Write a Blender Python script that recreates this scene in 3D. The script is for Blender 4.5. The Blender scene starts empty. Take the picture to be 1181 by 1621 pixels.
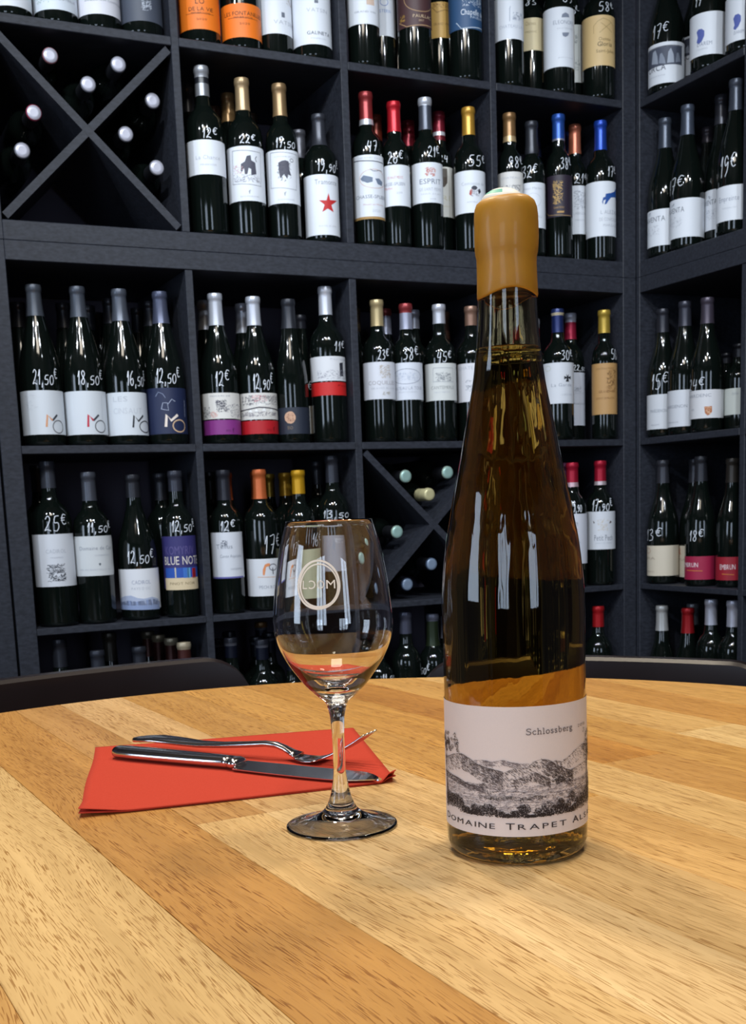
import bpy, bmesh, math, random
from mathutils import Vector, Matrix
from math import sin, cos, pi, radians

scene = bpy.context.scene
COL = scene.collection

# ------------------------------------------------------------------ camera, light, exposure
EYE = 0.9375                      # eye height; the table top is 0.1875 below
TOP = 0.75
cam_data = bpy.data.cameras.new('camera')
cam = bpy.data.objects.new('camera', cam_data)
COL.objects.link(cam)
cam.location = (0, 0, EYE)
PITCH, ROLL = radians(9.29), radians(-2.18)
cam.matrix_world = Matrix.Translation((0, 0, EYE)) @ Matrix.Rotation(radians(90)-PITCH, 4, 'X') @ Matrix.Rotation(ROLL, 4, 'Z')
cam_data.sensor_fit = 'VERTICAL'
cam_data.sensor_height = 36.0
cam_data.lens = 1838.0/1621.0*36.0
cam_data.shift_y = (1105.0-810.5)/1621.0
cam_data.dof.use_dof = True
cam_data.dof.focus_distance = 0.66
cam_data.dof.aperture_fstop = 44
cam_data.clip_start = 0.02
scene.camera = cam

scene.view_settings.view_transform = 'Standard'
scene.view_settings.look = 'None'
scene.view_settings.exposure = 0.0
scene.view_settings.gamma = 1.0
scene.view_settings.use_curve_mapping = False

world = bpy.data.worlds.new('world'); scene.world = world
world.use_nodes = True
bg = world.node_tree.nodes['Background']
bg.inputs['Color'].default_value = (0.75, 0.72, 0.72, 1); bg.inputs['Strength'].default_value = 0.08

def area(name, loc, target, sx, sy, power, color):
    d = bpy.data.lights.new(name, 'AREA'); d.shape = 'RECTANGLE'; d.size = sx; d.size_y = sy
    d.energy = power; d.color = color
    o = bpy.data.objects.new(name, d); COL.objects.link(o); o.location = loc
    o.rotation_euler = (Vector(target)-Vector(loc)).to_track_quat('-Z', 'Y').to_euler()
    return o
def spot(name, loc, target, power, color, size=.06, ang=60, blend=.6):
    d = bpy.data.lights.new(name, 'SPOT'); d.energy = power; d.color = color
    d.shadow_soft_size = size; d.spot_size = radians(ang); d.spot_blend = blend
    o = bpy.data.objects.new(name, d); COL.objects.link(o); o.location = loc
    o.rotation_euler = (Vector(target)-Vector(loc)).to_track_quat('-Z', 'Y').to_euler()
    return o
DAY = (0.66, 0.80, 1.0)
# tall window lights of the shop front behind the camera
for wx, ww in ((-1.52, .30), (-1.14, .30), (-.76, .30), (1.55, .34), (1.98, .34)):
    area('window_daylight', (wx, -2.42, 1.42), (wx*.9, 2.4, 1.35), ww, 1.35, 27*ww, DAY)
area('window_daylight', (-3.0, -.35, 1.45), (0, 1.6, 1.1), .8, 1.3, 22, DAY)
# small track spots that wash the shelving from above
for wx, wy, tx, ty, pw in ((-1.15, .55, -.80, 2.3, 78), (-.35, .75, -.20, 2.6, 78), (.45, .85, .45, 2.8, 78), (.95, .35, 1.0, 2.5, 58)):
    spot('track_spot', (wx, wy, 2.62), (tx, ty, 1.15), pw, (.84, .92, 1.0), .035, 75, .8)
# ceiling spots over the table
spot('ceiling_spot', (-.35, 1.55, 2.55), (-.05, .78, TOP), 62, (1.0, .88, .70), .07, 50)
spot('ceiling_spot', (.65, 1.25, 2.55), (.10, .72, TOP), 46, (1.0, .88, .70), .11, 50)
spot('ceiling_spot', (.05, -.35, 2.55), (.05, .55, TOP), 34, (1.0, .90, .74), .10, 55)
area('table_fill', (-.1, .45, 2.6), (0, .45, 0), .6, .6, 16, (1.0, .90, .76))  # added broad fill that softens the table shadows, not a real fitting

# ------------------------------------------------------------------ helpers
def lin(h):
    h = h.lstrip('#'); v = [int(h[i:i+2], 16)/255 for i in (0, 2, 4)]
    return [c/12.92 if c <= .04045 else ((c+.055)/1.055)**2.4 for c in v]
MATS = {}
def mat(name, color, rough=.5, metal=0., coat=0., spec=.5, grain=0., noise_scale=40.):
    key = (name, str(color), rough, metal, coat, grain)
    if key in MATS: return MATS[key]
    m = bpy.data.materials.new(name); m.use_nodes = True
    nt = m.node_tree; b = nt.nodes['Principled BSDF']
    c = lin(color) if isinstance(color, str) else list(color)
    b.inputs['Base Color'].default_value = (*c, 1); b.inputs['Roughness'].default_value = rough
    b.inputs['Metallic'].default_value = metal; b.inputs['Coat Weight'].default_value = coat
    b.inputs['Specular IOR Level'].default_value = spec
    if grain:
        tc = nt.nodes.new('ShaderNodeTexCoord'); n = nt.nodes.new('ShaderNodeTexNoise')
        n.inputs['Scale'].default_value = noise_scale; n.inputs['Detail'].default_value = 4
        nt.links.new(tc.outputs['Object'], n.inputs['Vector'])
        mx = nt.nodes.new('ShaderNodeMix'); mx.data_type = 'RGBA'; mx.blend_type = 'MULTIPLY'
        mr = nt.nodes.new('ShaderNodeMapRange'); mr.inputs['To Min'].default_value = 1-grain; mr.inputs['To Max'].default_value = 1+grain
        nt.links.new(n.outputs['Fac'], mr.inputs['Value'])
        mx.inputs['Factor'].default_value = 1
        mx.inputs[6].default_value = (*c, 1); nt.links.new(mr.outputs['Result'], mx.inputs[7])
        nt.links.new(mx.outputs[2], b.inputs['Base Color'])
    MATS[key] = m
    return m
def obj(name, verts, faces, m, parent=None, smooth=False, mi=None):
    me = bpy.data.meshes.new(name); me.from_pydata([tuple(v) for v in verts], [], faces)
    ms = m if isinstance(m, (list, tuple)) else [m]
    for x in ms: me.materials.append(x)
    if mi: me.polygons.foreach_set('material_index', mi)
    if smooth: me.polygons.foreach_set('use_smooth', [True]*len(me.polygons))
    me.update()
    o = bpy.data.objects.new(name, me); COL.objects.link(o); o.parent = parent
    return o
def from_bm(name, bm, m, parent=None, smooth=False):
    me = bpy.data.meshes.new(name); bm.to_mesh(me); bm.free()
    for x in (m if isinstance(m, (list, tuple)) else [m]): me.materials.append(x)
    if smooth: me.polygons.foreach_set('use_smooth', [True]*len(me.polygons))
    o = bpy.data.objects.new(name, me); COL.objects.link(o); o.parent = parent
    return o
def tag(o, label=None, cat=None, group=None, kind=None):
    if label: o['label'] = label
    if cat: o['category'] = cat
    if group: o['group'] = group
    if kind: o['kind'] = kind
    return o
def empty(name, loc=(0, 0, 0), rz=0.):
    o = bpy.data.objects.new(name, None); COL.objects.link(o); o.location = loc; o.rotation_euler = (0, 0, rz)
    o.empty_display_size = .05
    return o
def box_bm(lo, hi, bev=0., seg=1):
    bm = bmesh.new(); bmesh.ops.create_cube(bm, size=1)
    lo, hi = Vector(lo), Vector(hi)
    for v in bm.verts: v.co = Vector([(lo[i]+hi[i])/2 + v.co[i]*(hi[i]-lo[i]) for i in range(3)])
    if bev: bmesh.ops.bevel(bm, geom=bm.edges[:], offset=bev, segments=seg, affect='EDGES', profile=.5)
    return bm
def lathe(pts, seg=28, a0=0, a1=2*pi):
    """revolve (r, z) points, listed upwards, about z; poles closed by single vertices"""
    V, F, rings = [], [], []
    for r, z in pts:
        if r < 1e-6: rings.append([len(V)]*seg); V.append((0, 0, z))
        else:
            rings.append(list(range(len(V), len(V)+seg)))
            V += [(r*sin(2*pi*k/seg), -r*cos(2*pi*k/seg), z) for k in range(seg)]
    for A, B in zip(rings, rings[1:]):
        for k in range(seg):
            f = [A[k], A[(k+1) % seg], B[(k+1) % seg], B[k]]
            g = [v for i, v in enumerate(f) if v not in f[:i]]
            if len(g) > 2: F.append(g)
    return V, F

def profile(shape, H, R):
    """(r, z) outline of a bottle from the foot up to the mouth"""
    if shape == 'bordeaux':
        pts = [(0, .006), (R*.55, .004), (R*.86, .0), (R*.965, .003), (R, .010), (R, .60*H), (R*.985, .645*H), (R*.90, .69*H),
               (R*.70, .728*H), (R*.50, .752*H), (.0158, .785*H), (.0143, .83*H), (.0138, .93*H), (.0140, .958*H), (.0152, .962*H), (.0152, .985*H), (.0140, H-.001), (0, H)]
    elif shape == 'burgundy':
        pts = [(0, .006), (R*.55, .004), (R*.86, .0), (R*.965, .003), (R, .010), (R, .44*H), (R*.985, .485*H), (R*.92, .545*H),
               (R*.80, .60*H), (R*.65, .66*H), (R*.52, .72*H), (.0165, .785*H), (.0147, .85*H), (.0140, .94*H), (.0142, .958*H), (.0154, .962*H), (.0154, .985*H), (.0142, H-.001), (0, H)]
    else:                                            # flute
        pts = [(0, .006), (R*.55, .004), (R*.86, .0), (R*.965, .003), (R, .010), (R, .40*H), (R*.97, .47*H), (R*.90, .54*H),
               (R*.79, .61*H), (R*.67, .67*H), (R*.56, .73*H), (.0175, .80*H), (.0150, .87*H), (.0140, .94*H), (.0142, .958*H), (.0152, .962*H), (.0152, .985*H), (.0142, H-.001), (0, H)]
    return pts

def radius_at(pts, z):
    for (r0, z0), (r1, z1) in zip(pts[4:], pts[5:]):
        if z <= z1:
            return r0 + (r1-r0)*(z-z0)/max(z1-z0, 1e-6)
    return pts[-2][0]


def refine(pts, cuts):
    """curve-sample an outline with Catmull-Rom"""
    out = []
    P = [pts[0]]+list(pts)+[pts[-1]]
    for i in range(1, len(P)-2):
        p0, p1, p2, p3 = P[i-1], P[i], P[i+1], P[i+2]
        for k in range(cuts):
            t = k/cuts
            out.append(tuple(.5*((2*p1[j])+(-p0[j]+p2[j])*t+(2*p0[j]-5*p1[j]+4*p2[j]-p3[j])*t*t+(-p0[j]+3*p1[j]-3*p2[j]+p3[j])*t**3) for j in (0, 1)))
    out.append(pts[-1]); return out

# ------------------------------------------------------------------ lettering
GLYPH = {}
CHARS = "ABCDEFGHIJKLMNOPQRSTUVWXYZabcdefghijklmnopqrstuvwxyz0123456789&-'"
def make_glyphs():
    obs = []
    for ch in CHARS:
        cu = bpy.data.curves.new('g', 'FONT'); cu.body = ch; cu.resolution_u = 2; cu.size = 1
        o = bpy.data.objects.new('g', cu); COL.objects.link(o); obs.append((ch, o))
    dg = bpy.context.evaluated_depsgraph_get()
    for ch, o in obs:
        me = o.evaluated_get(dg).to_mesh()
        vs = [(v.co.x, v.co.y) for v in me.vertices]; fs = [tuple(p.vertices) for p in me.polygons]
        x0 = min(v[0] for v in vs); x1 = max(v[0] for v in vs)
        GLYPH[ch] = ([(x-x0, y) for x, y in vs], fs, x1-x0)
        o.evaluated_get(dg).to_mesh_clear()
    CAP = max(y for _, y in GLYPH['H'][0])
    for ch, o in obs:
        cu = o.data; bpy.data.objects.remove(o); bpy.data.curves.remove(cu)
        vs, fs, w = GLYPH[ch]; GLYPH[ch] = ([(x/CAP, y/CAP) for x, y in vs], fs, w/CAP)
make_glyphs()
def text2d(s, x0, x1, y, h, gap=.16):
    """flat letters filling x0..x1, capitals h high, standing on y; returns verts, faces"""
    V, F, x = [], [], 0.
    for ch in s:
        if ch == ' ': x += .45; continue
        vs, fs, w = GLYPH[ch]; b = len(V)
        V += [(x+a, c) for a, c in vs]; F += [tuple(b+i for i in f) for f in fs]; x += w+gap
    k = (x1-x0)/max(x-gap, .01)
    return [(x0+a*k, y+c*h) for a, c in V], F
# handwriting, each sign in a unit box as polylines
HAND = {'0': [[(.5, 1), (.15, .8), (.05, .4), (.3, 0), (.7, .1), (.9, .5), (.75, .9), (.45, 1)]],
 '1': [[(.1, .55), (.6, 1), (.45, 0)]], '2': [[(.1, .8), (.4, 1), (.75, .85), (.6, .5), (.05, .05), (.4, .12), (.95, .02)]],
 '3': [[(.1, .9), (.6, 1), (.7, .75), (.35, .55), (.8, .4), (.7, .1), (.1, .05)]], '4': [[(.25, 1), (.1, .45), (.85, .5)], [(.75, .95), (.6, -.1)]],
 '5': [[(.9, 1), (.3, .95), (.2, .55), (.7, .55), (.85, .25), (.55, 0), (.1, .05)]], '6': [[(.7, 1), (.25, .7), (.1, .25), (.45, 0), (.8, .2), (.65, .5), (.2, .35)]],
 '7': [[(.1, .95), (.85, 1), (.4, 0)], [(.3, .5), (.8, .55)]], '8': [[(.75, .85), (.4, 1), (.2, .75), (.75, .3), (.5, 0), (.15, .2), (.7, .65), (.75, .85)]],
 '9': [[(.8, .8), (.5, 1), (.2, .75), (.4, .5), (.8, .7), (.7, .3), (.3, 0)]], ',': [[(.4, .1), (.25, -.2)]],
 '€': [[(.95, .95), (.5, 1.05), (.2, .75), (.2, .35), (.5, .1), (.9, .2)], [(.0, .68), (.7, .72)], [(.0, .48), (.6, .5)]]}
def ribbon(pl, w):
    V, F = [], []
    n = len(pl)
    for i, p in enumerate(pl):
        a = Vector(pl[max(i-1, 0)]); b = Vector(pl[min(i+1, n-1)]); d = (b-a)
        d = d.normalized() if d.length > 0 else Vector((1, 0)); q = Vector((-d.y, d.x))*w/2
        V += [(p[0]+q.x, p[1]+q.y), (p[0]-q.x, p[1]-q.y)]
        if i: F.append((2*i-2, 2*i-1, 2*i+1, 2*i))
    return V, F
def hand2d(s, x0, x1, y0, y1, w):
    V, F = [], []; adv = [(.45 if c in ',1' else .85 if c == '€' else .85) for c in s]
    tot = sum(adv); k = (x1-x0)/tot; x = 0; h = (y1-y0); after = False
    for c, a in zip(s, adv):
        small = after and c != '€'
        sc = .62 if small else (.7 if c == '€' else 1)
        oy = .36 if c == '€' else 0.
        for pl in HAND[c]:
            pts = refine([(x0+(x+.82*a*px+.10*py)*k, y0+(oy+py*sc)*h) for px, py in pl], 3) if len(pl) > 2 else [(x0+(x+.82*a*px+.10*py)*k, y0+(oy+py*sc)*h) for px, py in pl]
            v, f = ribbon(pts, w); b = len(V); V += v; F += [tuple(b+i for i in q) for q in f]
        if c == ',': after = True
        x += a
    return V, F
class Print:
    """flat artwork in (arc length, height), wrapped on a round body"""
    def __init__(self): self.layers = {}
    def add(self, col, V, F, z=0):
        L = self.layers.setdefault((z, col), ([], [])); b = len(L[0]); L[0].extend(V); L[1].extend(tuple(b+i for i in f) for f in F)
    def build(self, name, rfun, R, parent, eps=.0004, rough=.6, step=.13, metal=0.):
        if not self.layers: return None
        VV, FF, MI, ms = [], [], [], []
        for (z, col), (V, F) in sorted(self.layers.items(), key=lambda a: a[0]):
            bm = bmesh.new(); vs = [bm.verts.new((x, y, 0)) for x, y in V]
            for f in F:
                try: bm.faces.new([vs[i] for i in f])
                except ValueError: pass
            lo = min(v[0] for v in V); hi = max(v[0] for v in V); d = R*step
            k = math.ceil(lo/d)
            while k*d < hi:
                bmesh.ops.bisect_plane(bm, geom=bm.verts[:]+bm.edges[:]+bm.faces[:], plane_co=(k*d, 0, 0), plane_no=(1, 0, 0)); k += 1
            bm.normal_update(); b = len(VV); bm.verts.index_update()
            for v in bm.verts:
                th = v.co.x/R; r = rfun(v.co.y)+eps+z*.00016
                VV.append((r*sin(th), -r*cos(th), v.co.y))
            for f in bm.faces:
                ids = [b+v.index for v in f.verts]
                if f.normal.z < 0: ids.reverse()
                FF.append(ids); MI.append(len(ms))
            ms.append(mat('print_ink', col, rough, metal)); bm.free()
        return obj(name, VV, FF, ms, parent, mi=MI)

rng = random.Random(7)
def draw(P, items, R):
    for it in items:
        k = it[0]
        if k == 't':
            _, s, ta, tb, z, h, col = it; V, F = text2d(s, ta*R, tb*R, z, h); P.add(col, V, F, 1)
        elif k == 'r':
            _, ta, tb, z0, z1, col = it; P.add(col, [(ta*R, z0), (tb*R, z0), (tb*R, z1), (ta*R, z1)], [(0, 1, 2, 3)], 0)
        elif k == 's':
            _, ta, tb, z0, z1, n, col = it; V, F = [], []
            for i in range(n):
                x = ta*R+(tb-ta)*R*rng.random(); y = z0+(z1-z0)*rng.random(); a = rng.gauss(0, .7); l = (.0006+.0022*rng.random()); w = .0002+.0003*rng.random()
                c, s_ = cos(a)*l, sin(a)*l; b = len(V)
                V += [(x-c+s_*w/l, y-s_-c*w/l), (x+c+s_*w/l, y+s_-c*w/l), (x+c-s_*w/l, y+s_+c*w/l), (x-c-s_*w/l, y-s_+c*w/l)]; F.append((b, b+1, b+2, b+3))
            P.add(col, V, F, 1)
        elif k == 'o':
            _, ta, tb, z0, z1, w, col = it; cx, cz, rx, rz = (ta+tb)/2*R, (z0+z1)/2, (tb-ta)/2*R, (z1-z0)/2
            pl = [(cx+rx*cos(2*pi*i/24), cz+rz*sin(2*pi*i/24)) for i in range(25)]; V, F = ribbon(pl, w); P.add(col, V, F, 1)
        elif k == 'l':
            _, pts, w, col = it; V, F = ribbon([(a*R, z) for a, z in pts], w*.0017); P.add(col, V, F, 2)
        elif k == 'p':
            _, pts, col = it
            q = [(a*R, z) for a, z in pts]
            ar = sum(q[i][0]*q[(i+1) % len(q)][1]-q[(i+1) % len(q)][0]*q[i][1] for i in range(len(q)))
            if ar < 0: q.reverse()
            P.add(col, q, [tuple(range(len(q)))], 1)

# ------------------------------------------------------------------ materials of the room
def wood_dark():
    m = bpy.data.materials.new('black_stained_wood'); m.use_nodes = True; nt = m.node_tree; b = nt.nodes['Principled BSDF']
    tc = nt.nodes.new('ShaderNodeTexCoord'); mp = nt.nodes.new('ShaderNodeMapping'); mp.inputs['Scale'].default_value = (3, 40, 40)
    n = nt.nodes.new('ShaderNodeTexNoise'); n.inputs['Scale'].default_value = 5; n.inputs['Detail'].default_value = 6
    r = nt.nodes.new('ShaderNodeValToRGB'); r.color_ramp.elements[0].position = .3; r.color_ramp.elements[1].position = .75
    r.color_ramp.elements[0].color = (.0150, .0168, .0235, 1); r.color_ramp.elements[1].color = (.034, .0375, .051, 1)
    nt.links.new(tc.outputs['Object'], mp.inputs['Vector']); nt.links.new(mp.outputs['Vector'], n.inputs['Vector'])
    nt.links.new(n.outputs['Fac'], r.inputs['Fac']); nt.links.new(r.outputs['Color'], b.inputs['Base Color'])
    b.inputs['Roughness'].default_value = .5; b.inputs['Specular IOR Level'].default_value = .4
    return m
SHELF = wood_dark()
WALL = mat('dark_plum_wall_paint', (.060, .052, .078), .8, grain=.15, noise_scale=6)
CEIL = mat('grey_ceiling_paint', (.20, .16, .13), .85, grain=.1, noise_scale=4)
BROWN = mat('brown_rear_wall', (.16, .095, .06), .7, grain=.25, noise_scale=3)
FLOOR = mat('brown_floor', (.09, .055, .035), .45, grain=.3, noise_scale=5)
GLASSB = mat('near_black_bottle_glass', (.0035, .0055, .0045), .06, coat=.0, spec=.55)
CHAIR = mat('espresso_lacquered_wood', (.016, .011, .013), .30, spec=.5, grain=.2, noise_scale=30)

# ------------------------------------------------------------------ the room
CX, CY = .690, 3.0
A = radians(25.5)
aL = Vector((-cos(A), -sin(A), 0)); aR = Vector((sin(A), -cos(A), 0))
Cn = Vector((CX, CY, 0))
def wall_quad(name, p, q, m, z0=0, z1=2.75, t=.08, n=None):
    p, q = Vector(p), Vector(q)
    V = [p, q, q+n*t, p+n*t]; V = [Vector((v.x, v.y, z)) for z in (z0, z1) for v in V]
    o = obj(name, V, [(0, 1, 2, 3), (7, 6, 5, 4), (0, 4, 5, 1), (1, 5, 6, 2), (2, 6, 7, 3), (3, 7, 4, 0)], m)
    bm = bmesh.new(); bm.from_mesh(o.data); bmesh.ops.recalc_face_normals(bm, faces=bm.faces); bm.to_mesh(o.data); bm.free()
    o['kind'] = 'structure'; return o
D = .40
K = Cn-aR*D-aL*D                                      # inner corner of the walls behind the shelving
wall_quad('wall_left', K, K+aL*4.3, WALL, n=-aR)
wall_quad('wall_right', K, K+aR*3.2, WALL, n=-aL)
flo = obj('floor', [(-4.5, -3, -.02), (4, -3, -.02), (4, 4.2, -.02), (-4.5, 4.2, -.02), (-4.5, -3, 0), (4, -3, 0), (4, 4.2, 0), (-4.5, 4.2, 0)],
          [(3, 2, 1, 0), (4, 5, 6, 7), (0, 1, 5, 4), (1, 2, 6, 5), (2, 3, 7, 6), (3, 0, 4, 7)], FLOOR); flo['kind'] = 'structure'
cei = obj('ceiling', [(-4.5, -3, 2.75), (4, -3, 2.75), (4, 4.2, 2.75), (-4.5, 4.2, 2.75), (-4.5, -3, 2.8), (4, -3, 2.8), (4, 4.2, 2.8), (-4.5, 4.2, 2.8)],
          [(3, 2, 1, 0), (4, 5, 6, 7), (0, 1, 5, 4), (1, 2, 6, 5), (2, 3, 7, 6), (3, 0, 4, 7)], CEIL); cei['kind'] = 'structure'
wall_quad('wall_rear', (-3.2, -2.6, 0), (2.6, -2.6, 0), BROWN, n=Vector((0, -1, 0)))

# ------------------------------------------------------------------ shelving
def frame(al, depth):                                  # matrix: x along the wall, y into the shelf, z up
    return Matrix(((al.x, depth.x, 0, CX), (al.y, depth.y, 0, CY), (0, 0, 1, 0), (0, 0, 0, 1)))
FL = frame(aL, -aR); FR = frame(aR, -aL)
def unit(label, F, u0, u1, z0, z1, outer, inner_u, inner_z, ledge=None, outer_l=None, skip=()):
    e = empty('shelf_unit'); tag(e, label, 'shelf', 'black shelving units along the two walls')
    m3 = F
    flip = F.to_3x3().determinant() < 0
    def bd(name, lo, hi):
        bm = box_bm(lo, hi, .0012)
        for v in bm.verts: v.co = m3 @ v.co
        if flip: bmesh.ops.reverse_faces(bm, faces=bm.faces)
        return from_bm(name, bm, SHELF, e)
    ol = outer if outer_l is None else outer_l
    bd('side_panel', (u0, 0, z0), (u0+ol, .385, z1)); bd('side_panel', (u1-outer, 0, z0), (u1, .385, z1))
    bd('bottom_board', (u0+ol, 0, z0), (u1-outer, .385, z0+.037)); bd('top_board', (u0+ol, 0, z1-.037), (u1-outer, .385, z1))
    us = [u0+ol]+[v for w in inner_u for v in w]+[u1-outer]
    zs = [z0+.037]+[v for w in inner_z for v in w]+[z1-.037]
    for a, b in inner_u: bd('divider', (a, .002, z0+.037), (b, .385, z1-.037))
    for k in range(0, len(us), 2):
        for a, b in inner_z: bd('shelf_board', (us[k], .001, a), (us[k+1], .385, b))
    return e, bd
ZC = EYE
S = {0: .944, 1: .574, 2: .147, 3: -.217, 4: -.582}
LU = [(.394, .410), (.766, .783), (1.139, 1.155)]
up, bdu = unit('upper black shelf unit of the left wall, four bays wide, with cross rack', FL, 0, 1.552, ZC+.536, ZC+1.33, .039, LU, [(ZC+.927, ZC+.944)])
lowz0 = .0
lo, bdl = unit('lower black shelf unit of the left wall, four bays wide, behind the table', FL, 0, 1.552, .0, ZC+.536, .039, LU, [(ZC-.598, ZC-.582), (ZC-.231, ZC-.217), (ZC+.131, ZC+.147)])
ru, b3 = unit('upper black shelf unit of the right wall, at the picture edge', FR, 0, .742, ZC+.536, ZC+1.33, .014, [(.363, .379)], [(ZC+.927, ZC+.944)])
rl, b4 = unit('lower black shelf unit of the right wall, at the picture edge', FR, 0, .742, .0, ZC+.536, .014, [(.363, .379)], [(ZC-.598, ZC-.582), (ZC-.231, ZC-.217), (ZC+.131, ZC+.147)])
nb, b5 = unit('neighbouring black shelf unit whose side panel shows at the far left edge', FL, 1.557, 2.33, .0, ZC+1.33, .037, [(1.94, 1.956)], [(ZC+.13, ZC+.147), (ZC+.53, ZC+.56)])
def cross(label, F, u0, u1, z0, z1, dz=0):
    e = empty('cross_rack'); tag(e, label, 'wine rack', 'cross racks set into shelf bays')
    t = .0075
    for s, brk in ((1, False), (-1, True)):
        xa, xb = (u0, u1) if s > 0 else (u1, u0)
        d = Vector((xb-xa, 0, z1-z0)); L = d.length; d.normalize(); n = Vector((-d.z, 0, d.x))
        inset = t*1.0/ max(abs(d.z), .1)*1.0
        a = Vector((xa, 0, z0))+d*.010; b = Vector((xb, 0, z1))-d*.010
        segs = [(a, b)] if not brk else [(a, (a+b)/2-d*t*1.02), ((a+b)/2+d*t*1.02, b)]
        for p, q in segs:
            V = []
            for y in (.004, .36):
                for pt, sg in ((p, -1), (p, 1), (q, 1), (q, -1)):
                    w = pt+n*t*sg; V.append(F @ Vector((w.x, y, w.z)))
            o = obj('rack_board', V, [(0, 1, 2, 3), (7, 6, 5, 4), (0, 4, 5, 1), (1, 5, 6, 2), (2, 6, 7, 3), (3, 7, 4, 0)], SHELF, e)
            bm = bmesh.new(); bm.from_mesh(o.data); bmesh.ops.recalc_face_normals(bm, faces=bm.faces); bm.to_mesh(o.data); bm.free()
    return e
cross('black cross rack in the upper left bay above the thick shelf', FL, 1.155, 1.513, ZC+.574, ZC+.927)
cross('black cross rack in the bay behind the tall wine bottle', FL, .410, .766, ZC-.217, ZC+.131)

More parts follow.
